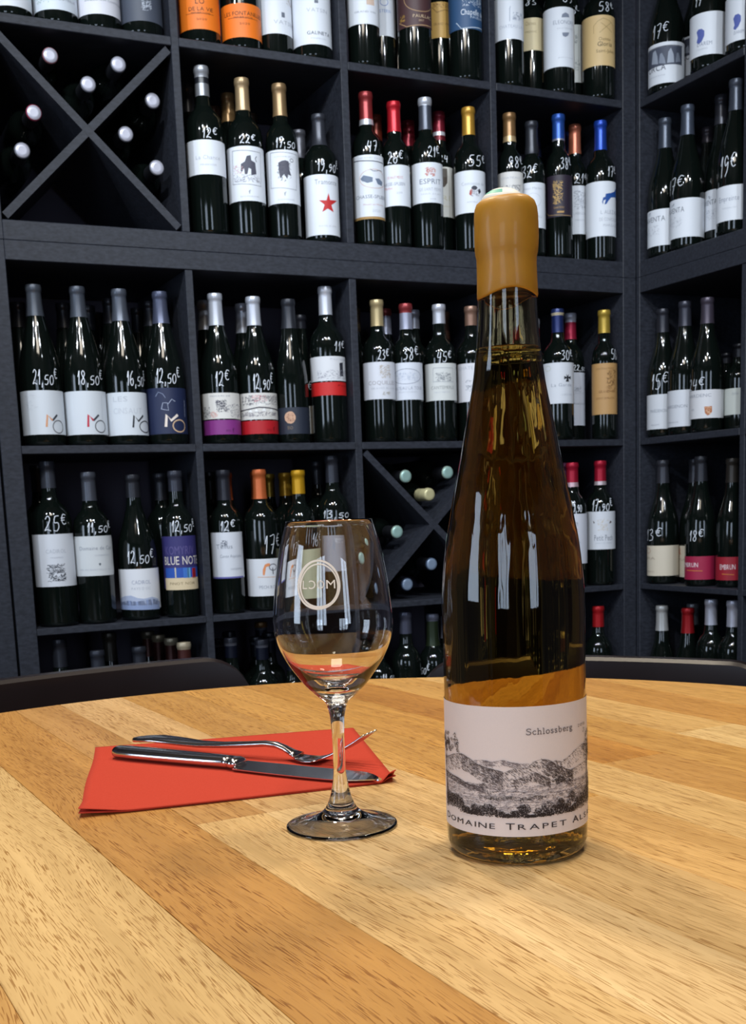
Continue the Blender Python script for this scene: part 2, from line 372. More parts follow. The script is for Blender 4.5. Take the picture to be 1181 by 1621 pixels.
# ------------------------------------------------------------------ shop bottles
BOTTLES = [
["stand",-0.6487,2.4225,1.8815,0.262,0.295,0.0418,"burgundy",[[0.1475,"#30323a"]],[[0.0185,0.0942,-1.5,1.55,"#dfe3ea","label",[["t","PAYS D OC",-0.7479,0.4544,0.0348,0.0044,"#8f95a0"]],0]],None,"bottle with white label cut by the left picture edge, top shelf","wine bottles on the topmost visible shelf"],
["stand",-0.5698,2.4636,1.8815,0.227,0.295,0.0418,"burgundy",[[0.1475,"#30323a"]],[[0.0251,0.1089,-1.5,1.55,"#d5dde6","label",[["t","MIS EN BOUTEILLE",-0.6754,1.0544,0.0424,0.0045,"#8f95a0"],["s",-0.9126,-0.2773,0.0367,0.0565,30,"#7da58a"]],0]],None,"wide bottle with pale label above the left end of the cross rack, top shelf","wine bottles on the topmost visible shelf"],
["stand",-0.4925,2.4987,1.8815,0.195,0.295,0.0418,"burgundy",[[0.1475,"#30323a"]],[[0.0281,0.1211,-1.5,1.55,"#dcdce4","label",[["t","APPELLATION CONTROLEE",-0.6695,1.3974,0.0515,0.0034,"#8f95a0"]],0]],None,"wide bottle with cream white label above the cross rack centre, top shelf","wine bottles on the topmost visible shelf"],
["stand",-0.4146,2.5324,1.8815,0.162,0.295,0.0418,"burgundy",[[0.1475,"#30323a"]],[[0.0257,0.1327,-1.5,1.55,"#454b58","label",[["s",0.0841,0.5284,0.0452,0.0627,60,"#aeb4c0"],["t","N & G",0.0793,0.523,0.051,0.0093,"#aeb4c0"]],0]],None,"bottle with slate grey label and small white emblem, top shelf","wine bottles on the topmost visible shelf"],
["stand",-0.3045,2.5867,1.8815,0.117,0.3,0.0418,"bordeaux",[[0.15,"#22242c"]],[[0.0271,0.1519,-1.5,1.55,"#f07a1c","label",[["t","LO",-0.1458,0.291,0.0745,0.0095,"#3a2410"],["t","DE LA VIE",-0.4932,0.734,0.0616,0.0071,"#3a2410"],["t","MINERVOIS",-0.3668,0.5678,0.0557,0.0036,"#7a4212"],["l",[[-0.6555,0.0563],[0.7578,0.0568]],0.4,"#7a4212"],["t","2020",-0.1292,0.3749,0.0439,0.0036,"#7a4212"]],0]],None,"bottle with bright orange label, left one of the two, top shelf","wine bottles on the topmost visible shelf"],
["stand",-0.2222,2.6259,1.8815,0.084,0.3,0.0418,"bordeaux",[[0.15,"#22242c"]],[[0.0234,0.0883,-1.5,1.55,"#ee7718","label",[["t","LES FONTANILLES",-0.8864,1.2804,0.0656,0.0072,"#3a2410"],["t","MINERVOIS",-0.3489,0.6093,0.0596,0.0036,"#7a4212"],["l",[[-0.6801,0.0608],[0.9558,0.0602]],0.4,"#7a4212"],["t","2020",-0.0743,0.4451,0.0477,0.0036,"#7a4212"]],0]],None,"bottle with bright orange label, right one of the two, top shelf","wine bottles on the topmost visible shelf"],
["stand",-0.1553,2.67,1.8815,0.058,0.31,0.0371,"bordeaux",[[0.155,"#3a3c44"]],[[0.0465,0.1479,-1.5,1.55,"#dfe3ea","label",[["s",0.7514,1.3974,0.1062,0.1266,40,"#a08a78"],["r",0.4441,0.6567,0.079,0.0889,"#6d7380"],["t","VATSIN",-0.03,1.3974,0.0655,0.0075,"#b4b9c2"]],0]],None,"slim bottle with tall white label beside the orange labelled pair","wine bottles on the topmost visible shelf"],
["stand",-0.0769,2.6874,1.8815,0.029,0.31,0.0417,"bordeaux",[[0.155,"#3a3c44"]],[[0.0275,0.1504,-1.5,1.55,"#dfe3ea","label",[["r",0.1928,0.396,0.108,0.1142,"#6d7380"],["t","VATSIN",-0.2211,0.9027,0.0908,0.0074,"#b4b9c2"],["t","GALINETA",-0.2388,1.0515,0.0465,0.0068,"#4a5060"],["t","ROUSSILLON",-0.0512,0.7706,0.0379,0.0025,"#b4b9c2"]],0]],None,"widest bottle with tall white label, right of the slim one, top shelf","wine bottles on the topmost visible shelf"],
["stand",0.0348,2.7319,1.8815,-0.013,0.31,0.0349,"bordeaux",[[0.1632,"#7a2a30"]],[[0.0827,0.1802,-1.5,1.55,"#dfe3ea","label",[["r",0.2372,0.7846,0.1212,0.1565,"#d2b9a8"],["t","GRAND VIN",-0.5349,0.8487,0.1053,0.0038,"#8f95a0"]],0.006]],None,"bottle with white clipped corner label at the left of its bay, top shelf","wine bottles on the topmost visible shelf"],
["stand",0.0763,2.8415,1.8815,-0.027,0.31,0.0325,"bordeaux",[[0.2065,"#3b5a9a"]],[[0.0991,0.2255,-1.5,1.55,"#dfe3ea","label",[["o",-0.0186,0.5345,0.1619,0.1763,0.001,"#3564b8"],["t","STERN",-0.087,0.7236,0.1476,0.0065,"#7f9ac8"]],0]],None,"bottle with white label and small blue crest, behind its neighbour, top shelf","wine bottles on the topmost visible shelf"],
["stand",0.1166,2.9531,1.8815,-0.039,0.3,0.0321,"bordeaux",[[0.2507,"#2b2c34"]],[],None,"plain dark bottle standing between two labelled rows, top shelf","wine bottles on the topmost visible shelf"],
["stand",0.149,2.789,1.8815,-0.053,0.31,0.0379,"bordeaux",[[0.1826,"#8a5a4a"]],[[0.0943,0.1988,-1.5,1.55,"#4a2f30","label",[["o",-0.5947,1.3974,0.1249,0.1797,0.0012,"#b9956a"],["t","PAUILLAC",-0.0775,1.172,0.1127,0.0064,"#c9b08c"],["t","2007",0.2519,0.5768,0.1049,0.0039,"#c9b08c"],["l",[[-1.0468,0.1084],[-0.4412,0.0952],[1.2302,0.0992]],0.8,"#b9956a"],["s",-0.9629,-0.5965,0.1075,0.1202,40,"#b08a40"]],0.006]],None,"bottle with brown and gold bordered label, top shelf","wine bottles on the topmost visible shelf"],
["stand",0.2123,2.9081,1.8815,-0.073,0.31,0.0348,"bordeaux",[[0.229,"#b08a3a"]],[[0.1142,0.2477,-1.5,1.55,"#caa055","label",[["l",[[-0.4549,0.1809],[-0.1129,0.1682],[0.4524,0.1736],[0.8767,0.171]],0.8,"#8a6230"],["s",-0.3566,0.7177,0.1784,0.1945,60,"#8a6230"],["t","GRAND VIN",-0.352,0.6712,0.1409,0.0054,"#94703a"]],0]],None,"bottle with mustard yellow label, beside the brown labelled one, top shelf","wine bottles on the topmost visible shelf"],
["stand",0.2736,3.0391,1.8815,-0.09,0.31,0.033,"bordeaux",[[0.2803,"#b08a3a"]],[[0.1572,0.301,-1.5,1.55,"#b9944e","label",[],0]],None,"bottle with a sliver of yellow label behind the blue labelled one","wine bottles on the topmost visible shelf"],
["stand",0.267,2.8435,1.8815,-0.094,0.31,0.0372,"bordeaux",[[0.2007,"#2c4a7a"]],[[0.1059,0.2179,-1.5,1.55,"#2f5076","label",[["s",-0.1441,1.3974,0.1538,0.1826,150,"#cdd6e0"],["r",-0.2103,1.3974,0.1824,0.1877,"#cdd6e0"],["t","Chapelle de",-0.2447,1.3974,0.1352,0.0118,"#dfe6ee"],["t","PAUILLAC",0.3331,1.3974,0.1279,0.0053,"#c3cfdc"],["l",[[-0.5496,0.1211],[-0.2252,0.1068],[1.3974,0.1121]],0.9,"#c3cfdc"]],0.006]],None,"bottle with blue label and white script, top shelf","wine bottles on the topmost visible shelf"],
["stand",0.3714,2.8889,1.8815,-0.128,0.31,0.0338,"bordeaux",[[0.2156,"#33353c"]],[[0.0994,0.2083,-1.5,1.55,"#dfe3ea","label",[["s",0.2972,1.0993,0.1401,0.1562,70,"#9aa3b4"],["l",[[0.0736,0.1365],[0.0881,0.1631],[0.1339,0.1683]],0.8,"#9aa3b4"],["t","CHATEAU LA",-0.6664,1.0737,0.1231,0.0067,"#b2b9c6"]],0]],None,"bottle with white chapel label, left end of the right bay, top shelf","wine bottles on the topmost visible shelf"],
["stand",0.4411,3.0164,1.8815,-0.145,0.31,0.0353,"bordeaux",[[0.2652,"#5a3b30"]],[[0.1184,0.2062,-1.5,1.55,"#e3d2a8","label",[["t","Chateau",-0.3703,0.3263,0.1743,0.0083,"#a8946a"],["t","MEDOC",-0.3785,0.4104,0.1575,0.0042,"#a8946a"]],0]],["83",-0.532,0.698,0.221,0.2422],"bottle with cream label behind the white chapel label, top shelf","wine bottles on the topmost visible shelf"],
["stand",0.4971,2.9507,1.8815,-0.167,0.31,0.0361,"bordeaux",[[0.2365,"#33353c"]],[[0.0567,0.1864,-1.5,1.55,"#dfe3ea","label",[["p",[[0.1863,0.1629],[0.2299,0.1697],[0.4465,0.174],[0.6859,0.171],[0.737,0.1645]],"#7f8798"],["t","ELEONORE",-0.3541,1.1477,0.1493,0.0082,"#99a0ae"],["t","SAUTERNES",-0.1069,1.0518,0.1385,0.0027,"#b4b9c2"],["p",[[0.2175,0.1302],[0.7247,0.1317],[0.6183,0.1243],[0.4293,0.1209],[0.2572,0.1234]],"#7f8798"],["t","grand cru classe",-0.0456,1.0187,0.0757,0.0027,"#b4b9c2"]],0]],["69",0.251,1.174,0.1964,0.2141],"bottle with very tall white label and small grey dome print","wine bottles on the topmost visible shelf"],
["stand",0.5494,3.0671,1.8815,-0.177,0.31,0.035,"bordeaux",[[0.2822,"#33353c"]],[[0.0601,0.197,-1.5,1.55,"#d3d5d0","label",[["s",-0.0796,0.3635,0.147,0.1683,60,"#858a8a"],["s",-0.1401,0.5411,0.0869,0.1113,60,"#9a9f9f"]],0]],["6€",-0.024,0.937,0.2166,0.2388],"bottle with etched white label, behind the very tall white label","wine bottles on the topmost visible shelf"],
["stand",0.6009,3.0023,1.8815,-0.198,0.31,0.0384,"bordeaux",[[0.254,"#8a6a40"]],[[0.0732,0.1844,-1.5,1.55,"#d9ba84","label",[["l",[[-0.2887,0.1446],[-0.2857,0.1613],[-0.0485,0.1708],[0.3043,0.1769],[0.7022,0.1726],[1.0678,0.1645],[1.1502,0.1473]],0.6,"#a88a5a"],["l",[[0.0634,0.1454],[0.8651,0.1696]],0.6,"#a88a5a"],["l",[[0.1445,0.1674],[0.9227,0.1478]],0.6,"#a88a5a"],["t","Chateau",0.0222,0.801,0.1284,0.0069,"#7a6038"],["t","Gloria",-0.0572,0.9173,0.1159,0.0097,"#4a3a20"],["t","Saint-Julien",-0.1373,1.1399,0.102,0.007,"#7a6038"]],0]],["58€",-0.005,1.257,0.1924,0.2146],"bottle with sand coloured label and dark blackletter name, top shelf","wine bottles on the topmost visible shelf"],
["stand",0.7553,2.9671,1.8815,-0.249,0.3,0.0418,"burgundy",[[0.2616,"#2a2c34"]],[[0.0172,0.1069,-1.5,1.55,"#dfe3ea","label",[["r",-1.3974,0.9914,0.0564,0.0991,"#4a5060"],["p",[[-0.9199,0.0654],[-0.8137,0.0903],[-0.6287,0.0934],[-0.5044,0.0781],[-0.4642,0.061]],"#98a0ae"],["p",[[-0.4258,0.062],[-0.3518,0.082],[-0.2429,0.0838],[-0.101,0.0717],[-0.0304,0.0588]],"#838b9a"],["p",[[0.039,0.0599],[0.1068,0.0844],[0.2472,0.0923],[0.3951,0.0785],[0.435,0.0606]],"#a2aab8"],["p",[[0.5132,0.0608],[0.5924,0.0817],[0.7242,0.0823],[0.8773,0.064]],"#838b9a"],["r",-1.3974,1.0532,0.0963,0.099,"#aab0bc"],["t","ORCA",-1.2066,-0.0292,0.0462,0.0125,"#4a505e"],["t","VENTOUX RHONE",-1.1182,-0.0632,0.0337,0.0028,"#b4b9c2"]],0]],["17€",-0.816,0.173,0.1171,0.1475],"burgundy bottle with white label and grey village picture, right wall","wine bottles on the topmost visible shelf"],
["stand",0.8372,2.9901,1.8815,-0.273,0.3,0.0418,"burgundy",[[0.2683,"#2a2c34"]],[[0.0431,0.1292,-1.5,1.55,"#dfe3ea","label",[["r",-0.9336,0.5419,0.0871,0.1246,"#4a5060"],["p",[[-0.821,0.0947],[-0.7262,0.106],[-0.5537,0.1093],[-0.4712,0.0916]],"#98a0ae"],["p",[[-0.4325,0.0912],[-0.3245,0.1151],[-0.2168,0.1169],[-0.1418,0.0899]],"#a2aab8"],["t","ORCA",-1.219,-0.2454,0.0782,0.0126,"#4a505e"]],0]],None,"burgundy bottle with village picture label, second one, right wall","wine bottles on the topmost visible shelf"],
["stand",0.8177,2.834,1.8815,-0.281,0.3,0.0418,"burgundy",[[0.2039,"#2a2c34"]],[[0.0296,0.1185,-1.5,1.55,"#dfe3ea","label",[["p",[[-0.5953,0.0694],[-0.6791,0.081],[-0.5597,0.086],[-0.3762,0.0852],[-0.2378,0.0799],[-0.2357,0.0694],[-0.371,0.0589],[-0.5532,0.0544],[-0.6746,0.0599]],"#5563a8"],["t","DAREM",-0.6321,0.1649,0.0495,0.0079,"#8e95a6"],["t","CORBIERES",-0.6714,-0.0638,0.0416,0.0026,"#b4b9c2"]],0]],["17",-0.792,-0.322,0.1341,0.1583],"burgundy bottle with blue balloon shape on white label, right wall","wine bottles on the topmost visible shelf"],
["stand",0.8668,2.7304,1.8815,-0.307,0.3,0.0415,"burgundy",[[0.184,"#2a2c34"]],[[0.0213,0.1141,-1.5,1.55,"#dfe3ea","label",[["p",[[-0.5466,0.0543],[-0.6265,0.068],[-0.5169,0.0741],[-0.3446,0.0746],[-0.2126,0.0695],[-0.2094,0.0594],[-0.3366,0.0493],[-0.5068,0.0437],[-0.6194,0.0477]],"#5563a8"],["t","DAREM",-0.5782,-0.0426,0.0351,0.0063,"#8e95a6"]],0]],None,"bottle with blue balloon label cut by the right picture edge","wine bottles on the topmost visible shelf"],
["stand",0.9016,2.9376,1.8815,-0.298,0.3,0.0401,"burgundy",[[0.2712,"#2a2c34"]],[],None,"plain dark bottle between the two blue balloon labels, right wall","wine bottles on the topmost visible shelf"],
["lie",-0.5793,2.4334,1.8289,-1.126,0.285,0.0345,"#b9b9c6","#a8707a","bottle lying in the upper cross rack, upper left capsule with pink rim","bottles lying in the upper cross rack"],
["lie",-0.4586,2.4909,1.8289,-1.126,0.285,0.0345,"#b9b9c6",None,"bottle lying in the upper cross rack, upper right silver capsule","bottles lying in the upper cross rack"],
["lie",-0.5158,2.4636,1.7848,-1.126,0.285,0.0345,"#b9b9c6",None,"bottle lying in the upper cross rack, silver capsule nearest above the crossing","bottles lying in the upper cross rack"],
["lie",-0.6155,2.4161,1.7207,-1.126,0.285,0.0345,"#b9b9c6","#a8405a","bottle lying in the upper cross rack, crimson rimmed capsule","bottles lying in the upper cross rack"],
["lie",-0.3997,2.519,1.7681,-1.126,0.285,0.0345,"#b9b9c6",None,"bottle lying in the upper cross rack, upper silver capsule in the right wedge","bottles lying in the upper cross rack"],
["lie",-0.4537,2.4932,1.6988,-1.126,0.285,0.0345,"#b9b9c6",None,"bottle lying in the upper cross rack, silver capsule nearest right of the crossing","bottles lying in the upper cross rack"],
["lie",-0.6407,2.4041,1.6489,-1.126,0.285,0.0345,"#b9b9c6",None,"bottle lying in the upper cross rack, lowest silver capsule in the left wedge","bottles lying in the upper cross rack"],
["lie",-0.3997,2.519,1.64,-1.126,0.285,0.0345,"#b9b9c6",None,"bottle lying in the upper cross rack, lowest silver capsule in the right wedge","bottles lying in the upper cross rack"],
["stand",-0.3059,2.5781,1.5115,0.118,0.3361,0.04,"bordeaux",[[0.3137,"#9a9ca2"],[0.3016,"#1c1e24"],[0.2773,"#85878c"]],[[0.1171,0.1844,-1.5,1.55,"#dfe3ea","label",[["t","La Chance",-0.539,0.7776,0.1466,0.0074,"#b4b9c2"],["t","MINERVOIS",-0.307,0.5461,0.1344,0.0031,"#b4b9c2"]],0]],["12€",-0.109,0.743,0.1873,0.207],"bottle with plain white label and silver banded capsule, second shelf","wine bottles on the second shelf from the top"],
["stand",-0.2267,2.6133,1.5115,0.087,0.3221,0.0384,"bordeaux",[[0.2576,"#a48b68"]],[[0.0715,0.1801,-1.5,1.55,"#dfe3ea","label",[["l",[[-0.7384,0.1721],[0.9541,0.1695],[0.8626,0.1022],[-0.8272,0.1065],[-0.7384,0.1721]],0.5,"#5a606c"],["p",[[-0.2829,0.1297],[-0.2604,0.1445],[-0.0415,0.1491],[0.079,0.1602],[0.2934,0.1618],[0.3151,0.1519],[0.5372,0.1478],[0.5824,0.1256],[0.271,0.1219],[0.2893,0.1344],[0.1501,0.1366],[0.0621,0.1241],[-0.0774,0.1242],[-0.0943,0.1367],[-0.211,0.1294]],"#4a4a58"],["l",[[0.6418,0.1609],[0.5494,0.1554],[0.6225,0.1495]],0.8,"#3a3a48"],["s",-0.7489,0.8462,0.1091,0.1241,90,"#8a8a96"],["s",-0.7167,-0.1348,0.1252,0.1426,30,"#caa0a0"],["t","f",0.0767,0.2181,0.0854,0.0075,"#8f95a0"],["t","DOMAINE",-0.3595,0.6777,0.0791,0.0025,"#b4b9c2"]],0]],["22€",-0.259,0.658,0.1851,0.2013],"bottle with tan capsule and framed pink house drawing on the label","wine bottles on the second shelf from the top"],
["stand",-0.1507,2.6443,1.5115,0.057,0.3187,0.0345,"bordeaux",[[0.2535,"#8d7250"]],[[0.0724,0.1799,-1.5,1.55,"#dfe3ea","label",[["l",[[-0.7619,0.1756],[1.059,0.173],[0.8838,0.1005],[-0.8586,0.1053],[-0.7619,0.1756]],0.5,"#5a606c"],["p",[[-0.2347,0.1375],[-0.2504,0.154],[-0.0461,0.1573],[0.1922,0.1586],[0.3937,0.1565],[0.4129,0.1414],[0.5229,0.1278],[0.3134,0.131],[0.2573,0.1208],[0.0726,0.1307],[-0.1771,0.1222],[-0.2039,0.1311]],"#4a4a58"],["s",-0.3183,0.4923,0.1168,0.1547,70,"#3a3c4a"],["o",0.4833,0.7219,0.156,0.1624,0.001,"#3a3c4a"],["t","DOMAINE DE LA",-0.4852,0.8465,0.1648,0.0025,"#b4b9c2"],["t","f",0.0103,0.1687,0.0876,0.0076,"#8f95a0"],["t","DOMAINE",-0.3655,0.6793,0.0787,0.0025,"#b4b9c2"]],0]],["17,50",-0.354,0.981,0.1838,0.2041],"bottle with brown capsule and framed tower drawing on the label","wine bottles on the second shelf from the top"],
["stand",-0.0708,2.685,1.5115,0.026,0.2682,0.0373,"bordeaux",[[0.2032,"#3c3e46"]],[[0.0139,0.1381,-1.5,1.55,"#dfe3ea","label",[["t","Tramonte",-0.3604,1.0543,0.1176,0.0103,"#8f95a0"],["p",[[0.4159,0.0999],[0.5093,0.0859],[1.0503,0.087],[0.5732,0.0758],[0.7143,0.0615],[0.336,0.068],[0.0053,0.0607],[0.1537,0.0755],[-0.1522,0.0849],[0.2788,0.0847]],"#c02a2c"],["t","PAYS D OC",-0.1993,0.8794,0.0309,0.0026,"#b4b9c2"]],0]],["19,90€",-0.159,1.397,0.1441,0.1687],"shorter bottle whose white label carries a large red star","wine bottles on the second shelf from the top"],
["stand",-0.3502,2.68,1.5115,0.13,0.3377,0.036,"bordeaux",[[0.2794,"#4a4c54"]],[],None,"grey capsuled bottle half hidden by the bay divider, second shelf","wine bottles on the second shelf from the top"],
["stand",-0.2683,2.7191,1.5115,0.098,0.3286,0.036,"bordeaux",[[0.2694,"#98774e"]],[],None,"tan capsuled bottle in the row behind, second shelf","wine bottles on the second shelf from the top"],
["stand",-0.3053,2.7901,1.5115,0.109,0.3254,0.036,"bordeaux",[[0.2648,"#6a4a38"]],[],None,"brown capsuled bottle farthest back, second shelf","wine bottles on the second shelf from the top"],
["stand",-0.2282,2.8268,1.5115,0.081,0.3195,0.036,"bordeaux",[[0.2581,"#4a3a30"]],[],None,"dim brown capsuled bottle behind the drawn label pair","wine bottles on the second shelf from the top"],
["stand",-0.1195,2.7901,1.5115,0.043,0.2695,0.036,"bordeaux",[[0.2087,"#55555c"]],[],None,"grey capsuled bottle behind, left of the red star label","wine bottles on the second shelf from the top"],
["stand",0.0335,2.7304,1.5115,-0.012,0.3242,0.0342,"bordeaux",[[0.2674,"#8a2f30"],[0.2557,"#c9c9d0"]],[[0.0554,0.1878,-1.5,1.55,"#dfe3ea","label",[["l",[[-1.0755,0.1783],[-0.0982,0.175],[1.2894,0.1738]],1.0,"#3a4050"],["t","GRAND CRU",-0.6235,0.9428,0.1799,0.0026,"#b4b9c2"],["o",-0.5824,1.3974,0.1186,0.1579,0.0007,"#c98f72"],["p",[[-0.5357,0.1389],[-0.3006,0.1456],[-0.0512,0.1435],[0.278,0.1408],[0.2676,0.1317],[-0.0674,0.1292],[-0.4024,0.1342]],"#6c7a90"],["p",[[0.451,0.1386],[0.751,0.1398],[1.0747,0.1339],[0.979,0.1253],[0.628,0.1274]],"#6c7a90"],["l",[[0.1294,0.1577],[0.3362,0.154],[0.5646,0.1546],[0.7763,0.1569],[1.0392,0.156]],0.6,"#5a6272"],["t","CHASSE-SPLEEN",-0.9319,1.3974,0.0975,0.0072,"#747b8a"],["t","Moulis en Medoc",-0.3749,1.0561,0.083,0.0033,"#c9a0a0"],["t","2020",0.1962,0.7615,0.0688,0.0053,"#b4b9c2"],["r",-1.3974,1.3974,0.0542,0.0595,"#a9854e"]],0]],["47",-0.022,0.75,0.1957,0.2171],"bottle with red brown capsule and white label, gold band along its foot","wine bottles on the second shelf from the top"],
["stand",0.0954,2.7564,1.5115,-0.035,0.3109,0.0315,"bordeaux",[[0.247,"#b51c28"]],[[0.0866,0.1727,-1.5,1.55,"#dfe3ea","label",[["t","DU HAUT MEDOC",-0.6168,0.5259,0.1437,0.0053,"#c98a8a"],["t","CHASSE-SPLEEN",-1.144,0.6709,0.1294,0.0066,"#8a90a0"],["t","Medoc",-0.9038,-0.2472,0.1217,0.0053,"#d08a8e"],["t","2019",0.0172,0.4369,0.1117,0.004,"#b4b9c2"]],0]],["26€",-0.558,0.637,0.1753,0.2004],"bottle with bright red capsule and white label, price 26, second shelf","wine bottles on the second shelf from the top"],
["stand",0.1673,2.7951,1.5115,-0.06,0.3288,0.0357,"bordeaux",[[0.3119,"#b9bcc4"],[0.2601,"#4d515c"]],[[0.0991,0.185,-1.5,1.55,"#dfe3ea","label",[["s",-0.0678,0.5634,0.1554,0.1741,70,"#d08a7a"],["s",-0.0277,0.5166,0.1567,0.1728,30,"#b84a4a"],["t","ESPRIT",-0.4678,0.9881,0.1393,0.0107,"#747c8c"],["t","DE SAINT PIERRE",-0.4822,1.0423,0.1245,0.0067,"#b4b9c2"],["t","SAINT-JULIEN",-0.4009,0.9562,0.1165,0.0027,"#b4b9c2"],["t","2018",0.165,0.5547,0.1058,0.0027,"#b4b9c2"]],0]],["21€",0.089,1.029,0.1959,0.2192],"bottle with silver topped grey capsule and small red crest on its label","wine bottles on the second shelf from the top"],
["stand",0.2046,2.9009,1.5115,-0.07,0.3315,0.0316,"bordeaux",[[0.2866,"#7a1c2c"],[0.2783,"#e0e0e4"],[0.2672,"#6a1a24"]],[[0.0926,0.2086,-1.5,1.55,"#e2e0d8","label",[["r",0.0724,0.5746,0.1806,0.2001,"#6a625a"],["p",[[0.0637,0.1807],[0.5647,0.1811],[0.5519,0.1685],[0.3345,0.1597],[0.0438,0.1584]],"#55493e"],["t","RI",0.1125,0.7475,0.129,0.0112,"#d5d0b8"],["t","HAUT",0.1001,0.7969,0.115,0.0028,"#c9c0a0"]],0]],["24",-0.094,0.791,0.2156,0.2303],"bottle with crimson capsule and cream label bearing a dark shield","wine bottles on the second shelf from the top"],
["stand",0.2691,2.8428,1.5115,-0.094,0.3204,0.0356,"bordeaux",[[0.2601,"#b98a34"]],[[0.0853,0.177,-1.5,1.55,"#dfe3ea","label",[["t","Comtesse de",-0.5547,1.0436,0.1454,0.0068,"#b4b9c2"],["p",[[0.0825,0.1386],[0.1677,0.1427],[0.2949,0.144],[0.4251,0.1428],[0.514,0.1389],[0.3749,0.1345],[0.2039,0.1344]],"#3a3c48"],["p",[[-0.0031,0.1333],[0.1227,0.1372],[0.1586,0.129],[0.0715,0.1222],[-0.0496,0.1252]],"#b04a3c"],["p",[[0.5109,0.1348],[0.6605,0.138],[0.763,0.1316],[0.6001,0.1255]],"#2c2e3a"],["s",0.0756,0.6028,0.1208,0.1358,50,"#9a9aa6"],["t","APPELLATION",-0.2276,1.2993,0.1071,0.0027,"#b4b9c2"]],0]],["55€",-0.083,1.397,0.1866,0.2101],"bottle with golden capsule and white label bearing a tiny coat of arms","wine bottles on the second shelf from the top"],
["stand",0.0563,2.885,1.5115,-0.02,0.3249,0.036,"bordeaux",[[0.2678,"#7a3022"]],[],None,"rust red capsuled bottle behind, between the two front labels","wine bottles on the second shelf from the top"],
["stand",0.1341,2.9221,1.5115,-0.046,0.3211,0.036,"bordeaux",[[0.2634,"#7c1c2a"]],[],None,"dark crimson capsuled bottle in the row behind, second shelf","wine bottles on the second shelf from the top"],
["stand",0.2087,2.9696,1.5115,-0.07,0.3359,0.036,"bordeaux",[[0.2773,"#8a6430"]],[],None,"bronze capsuled bottle behind, left of the golden capsule","wine bottles on the second shelf from the top"],
["stand",0.368,2.883,1.5115,-0.127,0.3172,0.0298,"bordeaux",[[0.2658,"#86643f"],[0.2534,"#c0a47a"]],[[0.0815,0.1832,-1.5,1.55,"#dcdad6","label",[["s",-0.921,0.9033,0.1318,0.154,120,"#6a6a70"],["t","CHATEAU",-0.7491,0.7766,0.1679,0.0042,"#b4b9c2"]],0]],["98€",-0.168,1.379,0.1913,0.2169],"bottle with brown and cream capsule, partly behind the tall wine bottle","wine bottles on the second shelf from the top"],
["stand",0.4232,2.9093,1.5115,-0.144,0.3054,0.0301,"bordeaux",[[0.2327,"#33353c"]],[[0.063,0.1645,-1.5,1.55,"#dfe3ea","label",[["t","Haut Medoc",-0.7374,0.859,0.149,0.0056,"#b4b9c2"],["o",-0.5673,0.7042,0.1096,0.1405,0.0006,"#b4b9c2"],["t","CHATEAU",-0.7175,0.8153,0.0856,0.0056,"#b4b9c2"]],0]],["32€",-0.853,0.504,0.1747,0.2029],"bottle with charcoal capsule and pale label, right of the wax cap","wine bottles on the second shelf from the top"],
["stand",0.4924,2.9432,1.5115,-0.166,0.3289,0.0312,"bordeaux",[[0.2737,"#28509e"],[0.2695,"#8a8a96"]],[[0.0938,0.1876,-1.5,1.55,"#2a2130","label",[["l",[[-1.0186,0.1921],[0.2522,0.1915],[1.0543,0.1909]],0.5,"#a98a5a"],["l",[[-1.2082,0.1077],[-0.841,0.0993],[0.3681,0.0963],[0.9966,0.0965]],0.7,"#a98a5a"],["s",-0.4513,0.2364,0.1226,0.1751,200,"#d0a860"],["t","CHATEAU",-0.4141,0.3739,0.1124,0.0043,"#b08a50"],["r",-0.1662,0.371,0.1022,0.1064,"#b08a50"]],0]],["38€",0.117,1.234,0.2002,0.2265],"bottle with blue capsule and dark purple label, gold figure on it","wine bottles on the second shelf from the top"],
["stand",0.5483,3.0385,1.5115,-0.179,0.3334,0.0297,"bordeaux",[[0.2649,"#b5684e"]],[[0.0731,0.1866,-1.5,1.55,"#dfe3ea","label",[["s",-0.0896,1.11,0.1319,0.1746,160,"#9aa0ac"],["t","LABEGORCE",-0.1529,1.2185,0.1186,0.0059,"#b4b9c2"],["t","MARGAUX",-0.0011,0.8927,0.1038,0.0044,"#b4b9c2"]],0]],["21€",-0.074,1.397,0.1908,0.2143],"bottle with copper capsule and white label, behind its neighbours","wine bottles on the second shelf from the top"],
["stand",0.6041,3.0012,1.5115,-0.199,0.3287,0.036,"bordeaux",[[0.261,"#1f45a8"]],[[0.0572,0.1835,-1.5,1.55,"#dfe3ea","label",[["p",[[0.2965,0.1469],[0.3419,0.1541],[0.6813,0.1561],[1.0809,0.1609],[1.3974,0.1719],[1.3974,0.169],[1.3974,0.1617],[1.3974,0.1544],[1.3974,0.1471],[1.3974,0.1413],[1.3057,0.1493],[0.735,0.1461],[0.5252,0.1383],[0.3834,0.1309],[0.2502,0.1295],[0.3399,0.1411],[0.1654,0.1383],[0.1641,0.1296],[0.0801,0.1356],[0.1665,0.1456]],"#1f4f9a"],["t","L ALEZAN",-0.0085,1.3974,0.1082,0.0087,"#aab0bc"],["t","DE CONFIDENCE",-0.0956,1.3974,0.0921,0.0073,"#b4b9c2"],["t","MARGAUX",0.1564,1.3974,0.0791,0.0058,"#b4b9c2"]],0]],["17€",0.491,1.397,0.1938,0.2175],"bottle with blue capsule and a blue horse on its white label","wine bottles on the second shelf from the top"],
["stand",0.4563,3.0758,1.5115,-0.147,0.3348,0.036,"bordeaux",[[0.2714,"#1d2440"]],[],None,"navy capsuled bottle in the row behind, right of the wax cap","wine bottles on the second shelf from the top"],
